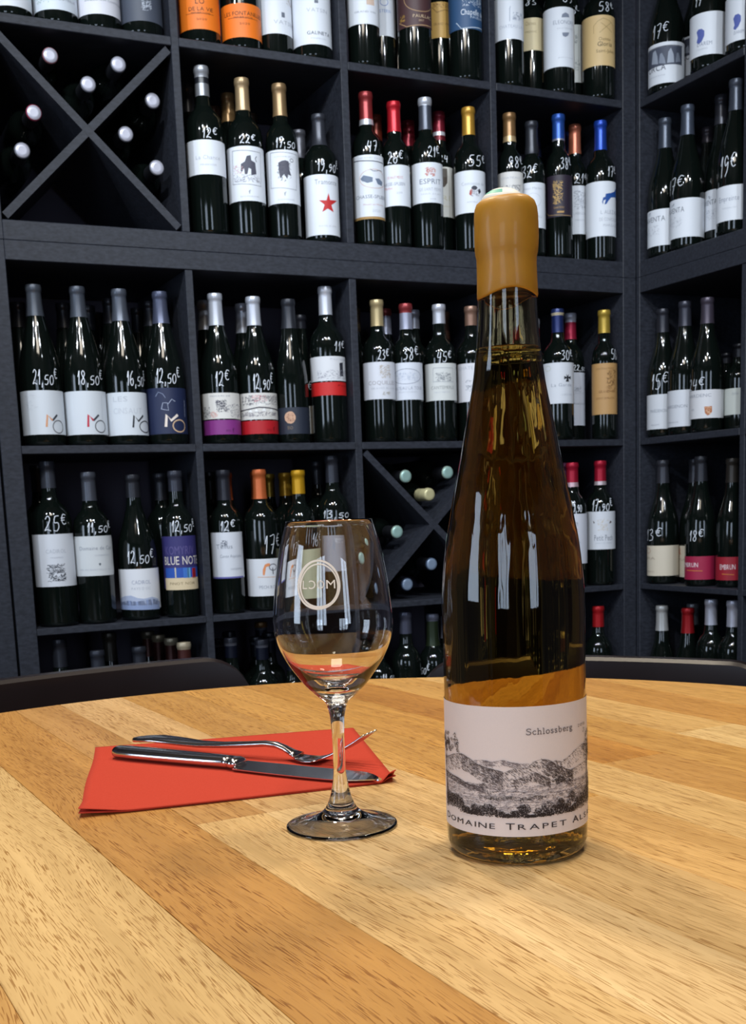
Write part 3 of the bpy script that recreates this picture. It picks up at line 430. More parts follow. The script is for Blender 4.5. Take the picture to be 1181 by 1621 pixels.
["stand",0.5477,3.1194,1.5115,-0.174,0.3402,0.036,"bordeaux",[[0.2759,"#243f8a"]],[],None,"blue capsuled bottle behind, between copper and blue capsules","wine bottles on the second shelf from the top"],
["stand",0.7526,2.9677,1.5115,-0.248,0.3188,0.0406,"burgundy",[[0.2504,"#434955"]],[[0.0234,0.107,-1.5,1.55,"#dfe3ea","label",[["s",-1.0925,-0.8918,0.0969,0.1027,12,"#8f95a0"],["t","AVENTA",-1.3974,0.0266,0.0795,0.0116,"#6a707c"],["s",-1.3974,-0.3448,0.0484,0.0716,60,"#b4b9c2"]],0]],None,"slate capsuled bottle with white label, nearest the shelf corner, second shelf","wine bottles on the second shelf from the top"],
["stand",0.7867,2.8937,1.5115,-0.265,0.3237,0.0395,"burgundy",[[0.257,"#4a515f"]],[[0.025,0.1119,-1.5,1.55,"#dfe3ea","label",[["s",-1.0357,-0.8497,0.0977,0.1034,12,"#8f95a0"],["t","AVENTA",-1.3974,-0.1673,0.0821,0.0113,"#6a707c"],["s",-1.3974,-0.3148,0.0506,0.0732,60,"#b4b9c2"]],0]],["17€",-1.397,-0.139,0.1259,0.1596],"slate capsuled bottle, price 17, second from the shelf corner, right wall","wine bottles on the second shelf from the top"],
["stand",0.8631,2.8847,1.5115,-0.291,0.3401,0.0361,"burgundy",[[0.275,"#3b3c44"]],[[0.0393,0.1287,-1.5,1.55,"#dfe3ea","label",[["s",-0.8245,-0.6639,0.1098,0.1154,12,"#8f95a0"],["t","AVENTA",-1.3974,-0.2202,0.0957,0.0112,"#6a707c"],["s",-1.0825,-0.1347,0.0632,0.0857,60,"#b4b9c2"]],0]],None,"white labelled bottle half hidden behind the price 19 bottle, right wall","wine bottles on the second shelf from the top"],
["stand",0.8555,2.7516,1.5115,-0.301,0.3294,0.0404,"burgundy",[[0.2633,"#454b57"]],[[0.0273,0.1017,-1.5,1.55,"#dfe3ea","label",[["t","Empreinte",-0.9424,0.229,0.0689,0.0107,"#9aa0ae"],["t","ROUSSILLON",-0.6916,0.0984,0.0528,0.0027,"#b4b9c2"]],0]],["19€",-0.864,0.104,0.1208,0.1647],"bottle with grey script label, price 19, near the right edge","wine bottles on the second shelf from the top"],
["stand",0.8739,3.0301,1.5115,-0.281,0.3135,0.036,"burgundy",[[0.2772,"#403a40"]],[],None,"dim capsuled bottle in the row behind, right wall second shelf","wine bottles on the second shelf from the top"],
["stand",-0.6479,2.4264,1.0845,0.261,0.3168,0.0418,"flute",[[0.256,"#51565f"]],[[0.0227,0.1088,-1.5,1.55,"#d3d8de","label",[["l",[[0.1102,0.0375],[0.1859,0.0609],[0.4137,0.0499]],2.3,"#d89a70"],["l",[[0.4137,0.0499],[0.6837,0.0613]],2.3,"#3c4048"],["o",0.4207,1.0277,0.0253,0.0502,0.0021,"#6a6c70"],["s",-0.8489,-0.217,0.0704,0.1009,25,"#c4c9d0"]],0]],["21,50€",-0.368,0.941,0.1198,0.1493],"bottle with white label, copper and grey M O monogram","wine bottles on the middle shelf"],
["stand",-0.5691,2.4622,1.0845,0.227,0.3167,0.0418,"flute",[[0.2563,"#4d525c"]],[[0.022,0.1082,-1.5,1.55,"#d3d8de","label",[["l",[[0.0559,0.037],[0.099,0.0608],[0.3285,0.0495]],2.5,"#c0243c"],["l",[[0.3285,0.0495],[0.6268,0.061]],2.3,"#3c4048"],["o",0.4039,1.018,0.0258,0.0498,0.0021,"#54565c"],["l",[[0.889,0.1005],[0.8411,0.0475]],0.5,"#b4b9c2"]],0]],["18,50€",-0.291,1.137,0.1206,0.1481],"bottle with white label whose monogram M is red","wine bottles on the middle shelf"],
["stand",-0.4918,2.4973,1.0845,0.194,0.3152,0.0418,"flute",[[0.2514,"#565b66"]],[[0.02,0.1062,-1.5,1.55,"#d3d8de","label",[["t","LES",-0.6705,0.0623,0.0877,0.0101,"#bcc1c9"],["t","CINSAUT",-0.6841,0.7847,0.0632,0.0114,"#c3c8d0"],["l",[[0.2582,0.0352],[0.3328,0.0593],[0.5537,0.048],[0.8674,0.06]],2.3,"#26272e"],["o",0.6057,1.3974,0.0254,0.0486,0.0021,"#26272e"]],0]],["16,50€",0.11,1.397,0.1192,0.1486],"bottle with white label whose M O monogram is black","wine bottles on the middle shelf"],
["stand",-0.4139,2.531,1.0845,0.162,0.3133,0.0418,"flute",[[0.2487,"#50556a"]],[[0.0218,0.1155,-1.5,1.55,"#1c2647","label",[["l",[[-0.5223,0.0986],[-0.3661,0.1072],[-0.1431,0.1029],[-0.0281,0.0951]],0.6,"#8a94b0"],["l",[[-0.2575,0.0724],[-0.1718,0.0851],[0.0509,0.0848],[0.0903,0.0694],[-0.2575,0.0724]],0.7,"#aab2c8"],["l",[[0.0786,0.0822],[0.2885,0.0924],[0.45,0.0874]],0.7,"#aab2c8"],["l",[[-0.0893,0.0361],[-0.0191,0.0605],[0.1862,0.0487],[0.5474,0.0604]],3.2,"#e6d8cc"],["o",0.2666,0.9892,0.0255,0.0502,0.0026,"#c8a888"],["l",[[1.0807,0.0912],[1.0426,0.0574]],1.0,"#8a90a8"]],0]],["12,50€",-0.42,0.9,0.1244,0.1552],"bottle with navy blue label and pale gold monogram","wine bottles on the middle shelf"],
["stand",-0.6211,2.5508,1.0845,0.239,0.3014,0.036,"flute",[[0.2503,"#2b2c33"]],[],None,"dark bottle in the row behind the monogram labels, first from the left","wine bottles on the middle shelf"],
["stand",-0.584,2.6142,1.0845,0.22,0.3054,0.036,"flute",[[0.2531,"#2b2c33"]],[],None,"dark bottle in the row behind the monogram labels, second from the left","wine bottles on the middle shelf"],
["stand",-0.5265,2.5684,1.0845,0.202,0.3099,0.036,"flute",[[0.2585,"#2b2c33"]],[],None,"dark bottle in the row behind the monogram labels, just left of the black monogram bottle","wine bottles on the middle shelf"],
["stand",-0.5818,2.6875,1.0845,0.213,0.3026,0.036,"flute",[[0.2489,"#2b2c33"]],[],None,"dark bottle in the row behind the monogram labels, shortest looking, far back","wine bottles on the middle shelf"],
["stand",-0.4858,2.6654,1.0845,0.18,0.3049,0.036,"flute",[[0.2516,"#2b2c33"]],[],None,"dark bottle in the row behind the monogram labels, right of the black monogram bottle","wine bottles on the middle shelf"],
["stand",-0.4477,2.6026,1.0845,0.17,0.3076,0.036,"flute",[[0.2556,"#2b2c33"]],[],None,"dark bottle in the row behind the monogram labels, nearest the navy labelled bottle","wine bottles on the middle shelf"],
["stand",-0.7053,2.5107,1.0845,0.274,0.299,0.036,"flute",[[0.2487,"#2b2c33"]],[],None,"dark bottle in the row behind the monogram labels, at the left end of the bay","wine bottles on the middle shelf"],
["stand",-0.3046,2.5796,1.0845,0.118,0.314,0.0407,"burgundy",[[0.2482,"#c3c7d2"]],[[0.0524,0.1061,-1.5,1.55,"#dcd9d4","label",[["s",-0.2274,0.3137,0.0668,0.0904,160,"#4a4a58"],["s",-1.2437,-0.5777,0.0557,0.078,70,"#6a6a74"],["s",0.3343,1.3974,0.0551,0.0828,110,"#8a8a92"],["s",-0.5857,-0.1863,0.0544,0.0675,40,"#d8a8a0"],["t","MOULIN DE",-0.559,0.5271,0.0983,0.0026,"#8f95a0"]],0],[0.0195,0.0498,-1.5,1.55,"#83307f","band",[["t","f",0.5611,0.6849,0.0233,0.0093,"#4a1648"],["t","2022",0.2022,0.4879,0.0259,0.0033,"#4a1648"]],0]],["12€",-0.212,0.587,0.119,0.1502],"bottle with silver capsule, tower drawing and purple label band","wine bottles on the middle shelf"],
["stand",-0.2274,2.6182,1.0845,0.087,0.3114,0.0418,"burgundy",[[0.2511,"#c3c7d2"]],[[0.051,0.1068,-1.5,1.55,"#d8d5d0","label",[["s",-0.933,1.3804,0.0816,0.1014,260,"#6a6870"],["s",-1.1398,1.0763,0.0577,0.067,160,"#8a868e"],["s",-0.2735,0.4747,0.0882,0.1014,50,"#d88a92"],["p",[[-0.0473,0.0883],[0.26,0.0934],[0.6613,0.0883],[0.689,0.079],[-0.0592,0.0791]],"#e6e4e0"],["l",[[-1.2095,0.0704],[-0.4465,0.0732],[0.0368,0.0763],[0.5604,0.0749],[1.3974,0.0713]],1.3,"#3c3c46"],["p",[[-0.5313,0.0668],[-0.4101,0.0731],[-0.3131,0.0662]],"#eeeeee"],["p",[[-0.2084,0.0674],[-0.0992,0.0738],[-0.0082,0.067]],"#eeeeee"],["p",[[0.1933,0.0682],[0.3063,0.0761],[0.4015,0.0681]],"#eeeeee"],["p",[[0.588,0.0669],[0.7238,0.0737],[0.8532,0.0673]],"#eeeeee"]],0],[0.0203,0.0484,-1.5,1.55,"#b0121e","band",[["t","f",0.7791,0.9311,0.0256,0.0094,"#5a0a10"],["t","2022",0.3815,0.6918,0.0267,0.0034,"#5a0a10"]],0]],["12,90€",-0.193,0.98,0.1133,0.1464],"bottle with silver capsule, bridge drawing and red label band","wine bottles on the middle shelf"],
["stand",-0.1529,2.645,1.0845,0.058,0.308,0.036,"flute",[[0.2458,"#33353c"]],[[0.0196,0.0763,-1.5,1.55,"#242a38","label",[["p",[[-0.558,0.0558],[-0.502,0.0624],[-0.3669,0.0662],[-0.2015,0.0679],[-0.0453,0.067],[0.0661,0.0628],[0.1372,0.0573],[0.1281,0.0506],[0.0016,0.044],[-0.1587,0.0415],[-0.3589,0.0432],[-0.5234,0.049]],"#c9a084"],["s",-0.3838,0.0153,0.0456,0.0631,40,"#7a4a36"],["t","BIO",-0.3788,-0.0575,0.0294,0.0068,"#7a6a5a"]],0]],None,"dark bottle with a round bronze emblem on its slate label","wine bottles on the middle shelf"],
["stand",-0.1337,2.7265,1.0845,0.049,0.2869,0.0326,"burgundy",[[0.2571,"#26272e"]],[[0.0242,0.0855,-1.5,1.55,"#c9c9c2","label",[["t","COTES DU RHONE",0.1256,0.8412,0.0588,0.0028,"#8f95a0"]],0]],["5€",-0.047,0.78,0.1103,0.1366],"bottle with plain cream label half hidden behind the red banded one","wine bottles on the middle shelf"],
["stand",-0.0728,2.6858,1.0845,0.027,0.3389,0.0388,"bordeaux",[[0.2785,"#cdd0da"]],[[0.1337,0.1864,-1.5,1.55,"#d9dade","label",[["s",-0.6553,1.3974,0.1376,0.1565,130,"#9a9aa6"],["p",[[0.7204,0.1719],[1.004,0.174],[1.0124,0.1441],[0.7279,0.1434]],"#2c2e38"],["l",[[0.9695,0.1902],[0.8984,0.1845]],1,"#2c2e38"],["t","Peyrassol",0.157,1.3974,0.1785,0.0034,"#b4b9c2"]],0],[0.1025,0.131,-1.5,1.55,"#c8201f","band",[["t","Pays",0.5609,1.3301,0.1218,0.0034,"#8a1010"]],0]],["11€",0.42,1.397,0.1966,0.2184],"tallest bottle of its bay, silver capsule and scarlet label band","wine bottles on the middle shelf"],
["stand",-0.3387,2.6633,1.0845,0.126,0.3152,0.036,"burgundy",[[0.2526,"#a9adb8"]],[],None,"silver capsuled bottle behind the purple banded one","wine bottles on the middle shelf"],
["stand",-0.2594,2.7012,1.0845,0.096,0.3119,0.036,"burgundy",[[0.2485,"#b5b9c4"]],[],None,"silver capsuled bottle behind the red banded one","wine bottles on the middle shelf"],
["stand",0.0417,2.7369,1.0845,-0.015,0.3151,0.0365,"bordeaux",[[0.2577,"#b9a67c"]],[[0.0949,0.1765,-1.5,1.55,"#d6d8e0","label",[["s",0.0452,0.7455,0.1418,0.1694,120,"#b5a99a"],["t","COQUILLES",-0.7179,1.1883,0.1267,0.0083,"#a8a4aa"],["t","GRAVES BLANC",-0.5344,1.1644,0.1169,0.0035,"#b4b9c2"],["s",0.1962,0.7358,0.103,0.1113,30,"#b0aca4"]],0]],["23€",-0.037,0.741,0.1805,0.2025],"bottle with cream gold capsule and shell print label","wine bottles on the middle shelf"],
["stand",0.1082,2.766,1.0845,-0.039,0.3093,0.0346,"bordeaux",[[0.2888,"#8e3638"],[0.2527,"#9a9db0"]],[[0.0939,0.1765,-1.5,1.55,"#d6dae4","label",[["o",-1.1269,0.9702,0.1291,0.1626,0.0009,"#6d7890"],["s",-0.8249,0.7161,0.1361,0.1556,110,"#b6bfd0"],["t","CHATEAU LA TOUR",-1.2012,1.0825,0.1164,0.007,"#9aa0b0"],["t","PESSAC-LEOGNAN",-0.6454,0.6202,0.1094,0.0035,"#b4b9c2"]],0]],["38€",-0.271,0.919,0.1818,0.21],"bottle with pink and silver capsule, oval frame on the label","wine bottles on the middle shelf"],
["stand",0.1867,2.8052,1.0845,-0.066,0.3115,0.0366,"bordeaux",[[0.2683,"#c3c5cf"]],[[0.0929,0.1767,-1.5,1.55,"#d2d4d2","label",[["l",[[-0.4621,0.1665],[0.8674,0.1656],[0.8954,0.1343],[-0.49,0.1354],[-0.4621,0.1665]],0.5,"#8f95a0"],["s",-0.2624,0.7318,0.1368,0.1552,110,"#6e747e"],["t","CANTEMERLE",-0.6488,0.9435,0.1184,0.0071,"#989c9c"],["t","HAUT-MEDOC",-0.4213,0.5956,0.1099,0.0028,"#b4b9c2"]],0]],["45€",-0.186,0.839,0.1792,0.2019],"bottle with silver capsule and cream castle label, price 45","wine bottles on the middle shelf"],
["stand",0.2642,2.8413,1.0845,-0.093,0.3104,0.0363,"bordeaux",[[0.2666,"#8a6a5a"]],[[0.0905,0.1782,-1.5,1.55,"#d6d6dc","label",[["t","CHATEAU",-0.9821,0.5506,0.1642,0.0072,"#b4b9c2"],["s",-0.4172,0.4309,0.1136,0.1395,90,"#8f95a0"]],0]],None,"bottle half hidden behind the left shoulder of the tall wine bottle","wine bottles on the middle shelf"],
["stand",0.0622,2.8545,1.0845,-0.022,0.3142,0.036,"bordeaux",[[0.2974,"#8a3838"],[0.2559,"#a5a8ba"]],[],None,"bottle with pink topped silver capsule behind the shell label","wine bottles on the middle shelf"],
["stand",0.1307,2.8872,1.0845,-0.045,0.3141,0.036,"bordeaux",[[0.2711,"#b5b7c4"]],[],None,"bottle with bright silver capsule behind the oval frame label","wine bottles on the middle shelf"],
["stand",0.0622,2.9793,1.0845,-0.021,0.3165,0.036,"bordeaux",[[0.2722,"#3c3e46"]],[],None,"dim grey capsuled bottle far back, middle shelf third bay","wine bottles on the middle shelf"],
["stand",0.1354,2.9739,1.0845,-0.045,0.31,0.036,"bordeaux",[[0.2538,"#4a3c38"]],[],None,"bottle with dim brown capsule left of the price 45","wine bottles on the middle shelf"],
["stand",0.2086,2.9687,1.0845,-0.07,0.3199,0.036,"bordeaux",[[0.2504,"#6a4638"]],[],None,"bottle with coppery capsule right of the price 45","wine bottles on the middle shelf"],
["stand",-0.0105,2.8455,1.0845,0.004,0.3168,0.036,"bordeaux",[[0.263,"#6a5a40"]],[],None,"tan capsuled bottle hidden by the divider, middle shelf third bay","wine bottles on the middle shelf"],
["stand",0.4345,2.9993,1.0845,-0.144,0.3,0.0342,"bordeaux",[[0.2781,"#b9bbc6"],[0.2373,"#8a1c34"]],[[0.0769,0.1714,-1.5,1.55,"#d6dae4","label",[],0]],None,"bottle with crimson capsule hugging the right shoulder of the tall bottle","wine bottles on the middle shelf"],
["stand",0.486,2.9471,1.0845,-0.163,0.3138,0.0377,"bordeaux",[[0.304,"#23305c"],[0.2981,"#d8c9a8"],[0.2581,"#1f2c5e"]],[[0.0871,0.1841,-1.5,1.55,"#d4d7de","label",[["p",[[0.5237,0.1569],[0.6187,0.1517],[0.7246,0.157],[0.6951,0.1495],[0.9003,0.152],[0.8968,0.1438],[0.694,0.1465],[0.7452,0.1383],[0.4944,0.1382],[0.5679,0.1464],[0.3835,0.1435],[0.386,0.1517],[0.5689,0.1494]],"#1e2028"],["t","La Garde",-0.4619,0.9575,0.1272,0.0075,"#9aa0ac"],["t","LALANDE DE POMEROL",0.2016,1.0218,0.106,0.0037,"#b4b9c2"],["o",-0.9235,-0.492,0.1655,0.1775,0.0008,"#b8c2a8"]],0]],["30€",0.191,1.197,0.1896,0.2123],"bottle with navy capsule and a black cross on the label","wine bottles on the middle shelf"],
["stand",0.5348,3.0491,1.0845,-0.174,0.3178,0.0348,"bordeaux",[[0.2956,"#b9bccb"],[0.2541,"#961a38"]],[[0.0397,0.1702,-1.5,1.55,"#cfd2dc","label",[["s",0.287,0.8309,0.1233,0.1357,40,"#8f95a0"],["t","CHATEAU",0.1897,1.1626,0.1171,0.0047,"#b4b9c2"],["t","MARGAUX",0.1824,1.2776,0.0907,0.0047,"#8f95a0"]],0]],["22,50",0.161,1.362,0.1744,0.1883],"bottle with silver topped crimson capsule behind the black cross label","wine bottles on the middle shelf"],
["stand",0.6103,2.9986,1.0845,-0.201,0.3146,0.031,"bordeaux",[[0.2595,"#b3953c"]],[[0.0614,0.185,-1.5,1.55,"#b98f5a","label",[["s",0.2068,1.0266,0.1283,0.1679,120,"#6a4826"],["s",0.1518,1.0205,0.1161,0.1283,40,"#8a6238"],["t","GRAND VIN",-0.4686,0.9292,0.1133,0.0061,"#8a6238"],["t","SAINT-EMILION",-0.7144,0.8467,0.0982,0.0046,"#8a6238"],["t","CHATEAU MONT",-0.6952,0.8606,0.1697,0.0045,"#8a6238"]],0]],["50",0.561,1.397,0.1939,0.2189],"bottle with gold capsule and tan gold label, right end of its bay","wine bottles on the middle shelf"],
["stand",0.7492,2.9689,1.0845,-0.247,0.3077,0.0381,"burgundy",[[0.2517,"#2f3038"]],[[0.0186,0.102,-1.5,1.55,"#cdd0d6","label",[["t","MARDENON",-0.8691,0.2811,0.0587,0.0076,"#8f95a0"],["t","MARGAUX",-0.8079,-0.2027,0.0274,0.0031,"#8f95a0"]],0]],["15€",-0.756,0.401,0.1145,0.1507],"slender bottle with pale label, price 15, right wall corner","wine bottles on the middle shelf"],
["stand",0.7845,2.8984,1.0845,-0.264,0.3124,0.0396,"burgundy",[[0.2548,"#3a3b46"]],[[0.0186,0.1043,-1.5,1.55,"#cfd2d9","label",[["t","MARDENON",-1.3974,0.1664,0.0627,0.0074,"#8f95a0"],["t","MARGAUX",-1.2655,-0.3617,0.028,0.003,"#8f95a0"]],0]],None,"bottle with pale label between the prices 15 and 24, right wall","wine bottles on the middle shelf"],
["stand",0.8177,2.8264,1.0845,-0.282,0.3076,0.0385,"burgundy",[[0.2486,"#4b4450"]],[[0.0313,0.0962,-1.5,1.55,"#d6d6da","label",[["t","HARDENC",-1.3974,0.27,0.08,0.0072,"#8f95a0"],["p",[[-0.1385,0.0577],[0.3138,0.0582],[0.3171,0.0452],[0.2027,0.0396],[0.0528,0.037],[-0.0978,0.0431]],"#b06a42"],["s",-0.0992,0.2772,0.0413,0.0571,30,"#e0c0a0"],["t","2020",-1.0788,-0.8217,0.0501,0.0044,"#8f95a0"]],0]],["24€",-1.397,-0.074,0.0965,0.1224],"bottle with a copper coloured shield on its white label","wine bottles on the middle shelf"],
["stand",0.8979,2.9401,1.0845,-0.296,0.1933,0.032,"bordeaux",[[0.1692,"#1c1c22"]],[[0.0584,0.1049,-1.5,1.55,"#bdc0b8","label",[],0]],None,"short dark bottle with small cream label near the right divider","wine bottles on the middle shelf"],
["stand",0.8896,2.8107,1.0845,-0.307,0.1987,0.0337,"bordeaux",[[0.1684,"#1c1c22"]],[[0.0365,0.0967,-1.5,1.55,"#c6cac4","label",[["t","COTES",-0.4859,-0.0467,0.0816,0.0043,"#8f95a0"]],0]],None,"short dark bottle with cream label touching the right divider","wine bottles on the middle shelf"],
["stand",-0.6473,2.4196,0.7205,0.261,0.335,0.0408,"bordeaux",[[0.2812,"#43464f"]],[[0.0824,0.1885,-1.5,1.55,"#d4d7de","label",[["t","CADIROL",-0.3945,0.6168,0.1502,0.0076,"#b4b9c2"],["t","MALEPERE",-0.1881,0.4496,0.1399,0.0025,"#b4b9c2"],["s",-0.3797,0.4898,0.0927,0.1272,260,"#3a3e46"]],0]],["25€",-0.371,0.865,0.1946,0.2249],"bottle with white label and small dark square picture, price 25","wine bottles on the fourth shelf"],
["stand",-0.5729,2.4516,0.7205,0.23,0.3116,0.0387,"bordeaux",[[0.2533,"#4c4f58"]],[[0.0996,0.1812,-1.5,1.55,"#cdd0d2","label",[["t","Domaine de Can",-0.773,1.1366,0.1526,0.0077,"#8f95a0"],["t","CORBIERES",0.0486,0.9027,0.1403,0.0026,"#b4b9c2"],["p",[[0.2189,0.1238],[0.2933,0.1263],[0.3589,0.1235],[0.2804,0.1198]],"#5a606a"],["t","MIS EN BOUTEILLE AU",-0.8437,0.9786,0.1112,0.0026,"#b4b9c2"]],0.008]],["11,50€",-0.245,1.339,0.1883,0.2089],"bottle with clipped corner cream label covered in script","wine bottles on the fourth shelf"],
["stand",-0.4909,2.4978,0.7205,0.194,0.3047,0.0418,"burgundy",[[0.2571,"#2c2d33"]],[[0.0234,0.1086,-1.5,1.55,"#dcdde2","label",[["t","CADIROL",-0.3802,0.5879,0.0766,0.0079,"#9aa0b4"],["t","PAYS D OC",-0.4019,0.5648,0.0646,0.0053,"#b4b9c2"],["p",[[-1.3974,0.0459],[-0.8714,0.0522],[-0.4592,0.0535],[-0.1328,0.0477],[0.1864,0.0457],[0.6133,0.0484],[1.0952,0.0427],[1.0552,0.0307],[-1.3974,0.0338]],"#a9b3cc"],["p",[[-1.3974,0.0378],[-0.591,0.0429],[-0.2112,0.0399],[0.3141,0.0427],[0.6449,0.0443],[1.2363,0.0368],[1.166,0.0208],[-1.3974,0.0243]],"#8a99bd"]],0]],["12,50€",-0.522,0.936,0.1202,0.1465],"bottle with pale blue mountains on its white label","wine bottles on the fourth shelf"],
["stand",-0.4055,2.5262,0.7205,0.159,0.3102,0.0358,"bordeaux",[[0.2674,"#3a3c46"]],[[0.062,0.1732,-1.5,1.55,"#34306a","label",[["t","KOMYRIV",-0.9298,0.9653,0.1345,0.0173,"#5a5288"],["t","BLUE NOTE",-1.0731,1.3974,0.1129,0.0174,"#e0d8cc"],["r",-1.0612,1.3818,0.0848,0.1063,"#2350a8"],["r",-0.35,-0.2705,0.0853,0.1068,"#c9c0a8"],["r",0.1498,0.3859,0.0844,0.1059,"#3a6fc0"],["r",0.3859,0.6013,0.0839,0.1054,"#6fb0d8"],["r",0.7468,1.0524,0.083,0.1045,"#c02a34"],["r",-1.1587,1.3974,0.0592,0.0847,"#d8c4a0"],["t","PINOT NOIR",-0.7135,0.9054,0.07,0.0054,"#8a7658"]],0]],["12,50€",-0.364,1.333,0.182,0.2059],"bottle with purple label above blue and red stripes","wine bottles on the fourth shelf"],
["stand",-0.6886,2.4964,0.7205,0.269,0.3316,0.036,"bordeaux",[[0.2762,"#3a3b42"]],[],None,"dark capsuled bottle in the row behind, behind the small square picture label","wine bottles on the fourth shelf"],
["stand",-0.448,2.589,0.7205,0.171,0.3083,0.036,"bordeaux",[[0.2508,"#3a3b42"]],[],None,"dark capsuled bottle in the row behind, left of the blue striped label","wine bottles on the fourth shelf"],
["stand",-0.3078,2.5702,0.7205,0.119,0.3093,0.0343,"bordeaux",[[0.2455,"#2c2d35"]],[[0.0772,0.1766,-1.5,1.55,"#d3d6de","label",[["s",-0.3653,0.0454,0.1456,0.1592,50,"#5a606c"],["t","Tellus",-0.7178,0.357,0.1415,0.0095,"#8f95a0"],["t","Cuvee Aquitaine",-0.4651,1.0015,0.122,0.0068,"#8f95a0"],["t","VACQUEYRAS",0.1543,1.078,0.0953,0.0034,"#8f95a0"],["r",-1.3974,1.2046,0.0773,0.0807,"#5c5aa0"]],0]],["12€",-0.341,0.687,0.1791,0.2007],"bottle with charcoal capsule and white script label, price 12","wine bottles on the fourth shelf"],
["stand",-0.233,2.6094,0.7205,0.089,0.3091,0.0376,"bordeaux",[[0.2457,"#c8683a"]],[[0.0332,0.1152,-1.5,1.55,"#d3d5da","label",[["p",[[-0.0586,0.0918],[0.0694,0.1027],[0.2248,0.1051],[0.3819,0.1048],[0.3737,0.0993],[0.137,0.097],[0.0365,0.0791],[-0.0761,0.0793]],"#d88a58"],["o",0.3297,0.8268,0.0892,0.103,0.0016,"#2c2e38"],["l",[[0.5342,0.0948],[0.5559,0.0808]],1.2,"#2c2e38"],["l",[[-0.3919,0.0755],[0.9617,0.0742]],0.6,"#d8a888"],["t","PECH ROSE",-0.3098,0.902,0.0495,0.0069,"#8a909c"]],0]],["17€",0.093,1.397,0.1252,0.1651],"bottle with orange capsule and small tree print label","wine bottles on the fourth shelf"],
["stand",-0.1492,2.6468,0.7205,0.056,0.3057,0.036,"bordeaux",[[0.254,"#c8961e"]],[[0.0215,0.1342,-1.5,1.55,"#a9a88a","label",[["s",0.106,1.3974,0.0316,0.0881,60,"#7a8068"]],0]],["16€",0.242,1.397,0.1416,0.1834],"bottle with yellow capsule and sage label, seen through the wine glass","wine bottles on the fourth shelf"],
["stand",-0.0738,2.6844,0.7205,0.027,0.3364,0.038,"bordeaux",[[0.277,"#33353d"]],[[0.0776,0.1727,-1.5,1.55,"#8f9099","label",[["s",0.1647,0.8852,0.1479,0.162,60,"#c3c4cc"]],0]],["13,50",-0.666,1.141,0.1978,0.2147],"tall dark capsuled bottle just above the wine glass rim","wine bottles on the fourth shelf"],
["stand",-0.3143,2.6639,0.7205,0.117,0.3069,0.036,"bordeaux",[[0.2464,"#c05a30"]],[],None,"orange capsuled bottle behind the white script label","wine bottles on the fourth shelf"],
["stand",-0.2442,2.6848,0.7205,0.091,0.3077,0.036,"bordeaux",[[0.2467,"#c46234"]],[],None,"orange capsuled bottle directly behind the front orange one","wine bottles on the fourth shelf"],
["stand",-0.2275,2.7849,0.7205,0.082,0.3042,0.036,"bordeaux",[[0.2512,"#a88420"]],[],None,"yellow capsuled bottle farthest back, right of the orange capsules","wine bottles on the fourth shelf"],
["stand",-0.1835,2.7263,0.7205,0.067,0.3038,0.036,"bordeaux",[[0.2519,"#b98a1e"]],[],None,"yellow capsuled bottle, second of the yellow capsules","wine bottles on the fourth shelf"],
["stand",-0.1109,2.772,0.7205,0.04,0.3286,0.036,"bordeaux",[[0.2759,"#2c2e36"]],[],None,"dark capsuled bottle behind the tall one above the glass","wine bottles on the fourth shelf"],
["stand",-0.3588,2.7223,0.7205,0.131,0.3117,0.036,"bordeaux",[[0.2498,"#1f2026"]],[],None,"black capsuled bottle at the left end of the orange capsule bay","wine bottles on the fourth shelf"],
["lie",0.0966,2.7558,1.0074,-1.126,0.285,0.0345,"#9fc0b8","#9fb5a6","lying bottle in the lower cross rack, upper left in the top wedge","bottles lying in the lower cross rack"],
["lie",0.1979,2.804,1.014,-1.126,0.285,0.0345,"#9fc0b8","#9fb5a6","lying bottle in the lower cross rack, touching the tall bottle outline","bottles lying in the lower cross rack"],
["lie",0.1517,2.782,0.964,-1.126,0.285,0.0345,"#cfc79a","#cfc79a","lying bottle in the lower cross rack, cream capsule nearest above the crossing","bottles lying in the lower cross rack"],
["lie",0.0717,2.7438,0.8802,-1.126,0.285,0.0345,"#9fc0b8","#9fb5a6","lying bottle in the lower cross rack, in the left wedge near the crossing","bottles lying in the lower cross rack"],
["lie",0.0239,2.7211,0.8256,-1.126,0.285,0.0345,"#9fc0b8","#9fb5a6","lying bottle in the lower cross rack, just right of the wine glass","bottles lying in the lower cross rack"],
["lie",0.1521,2.7822,0.8003,-1.126,0.285,0.0345,"#8a9cb4","#4a5a74","lying bottle in the lower cross rack, upper one in the bottom wedge","bottles lying in the lower cross rack"],
["lie",0.0916,2.7533,0.7561,-1.126,0.285,0.0345,"#8a9cb4","#4a5a74","lying bottle in the lower cross rack, lowest one in the bottom wedge","bottles lying in the lower cross rack"],
["stand",0.5207,2.961,0.7205,-0.174,0.3092,0.0354,"bordeaux",[[0.2607,"#a81a34"],[0.2499,"#d0b0b8"]],[[0.0592,0.183,-1.5,1.55,"#d0d2dc","label",[["s",-0.1648,0.3759,0.1533,0.1626,40,"#8f95a0"],["s",0.0075,0.3233,0.1297,0.1454,30,"#b58a96"],["t","MEDOC",-0.044,0.562,0.1108,0.0047,"#8f95a0"]],0]],["29,90",-0.157,0.723,0.1873,0.2153],"bottle with crimson capsule tucked against the tall bottle right side","wine bottles on the fourth shelf"],
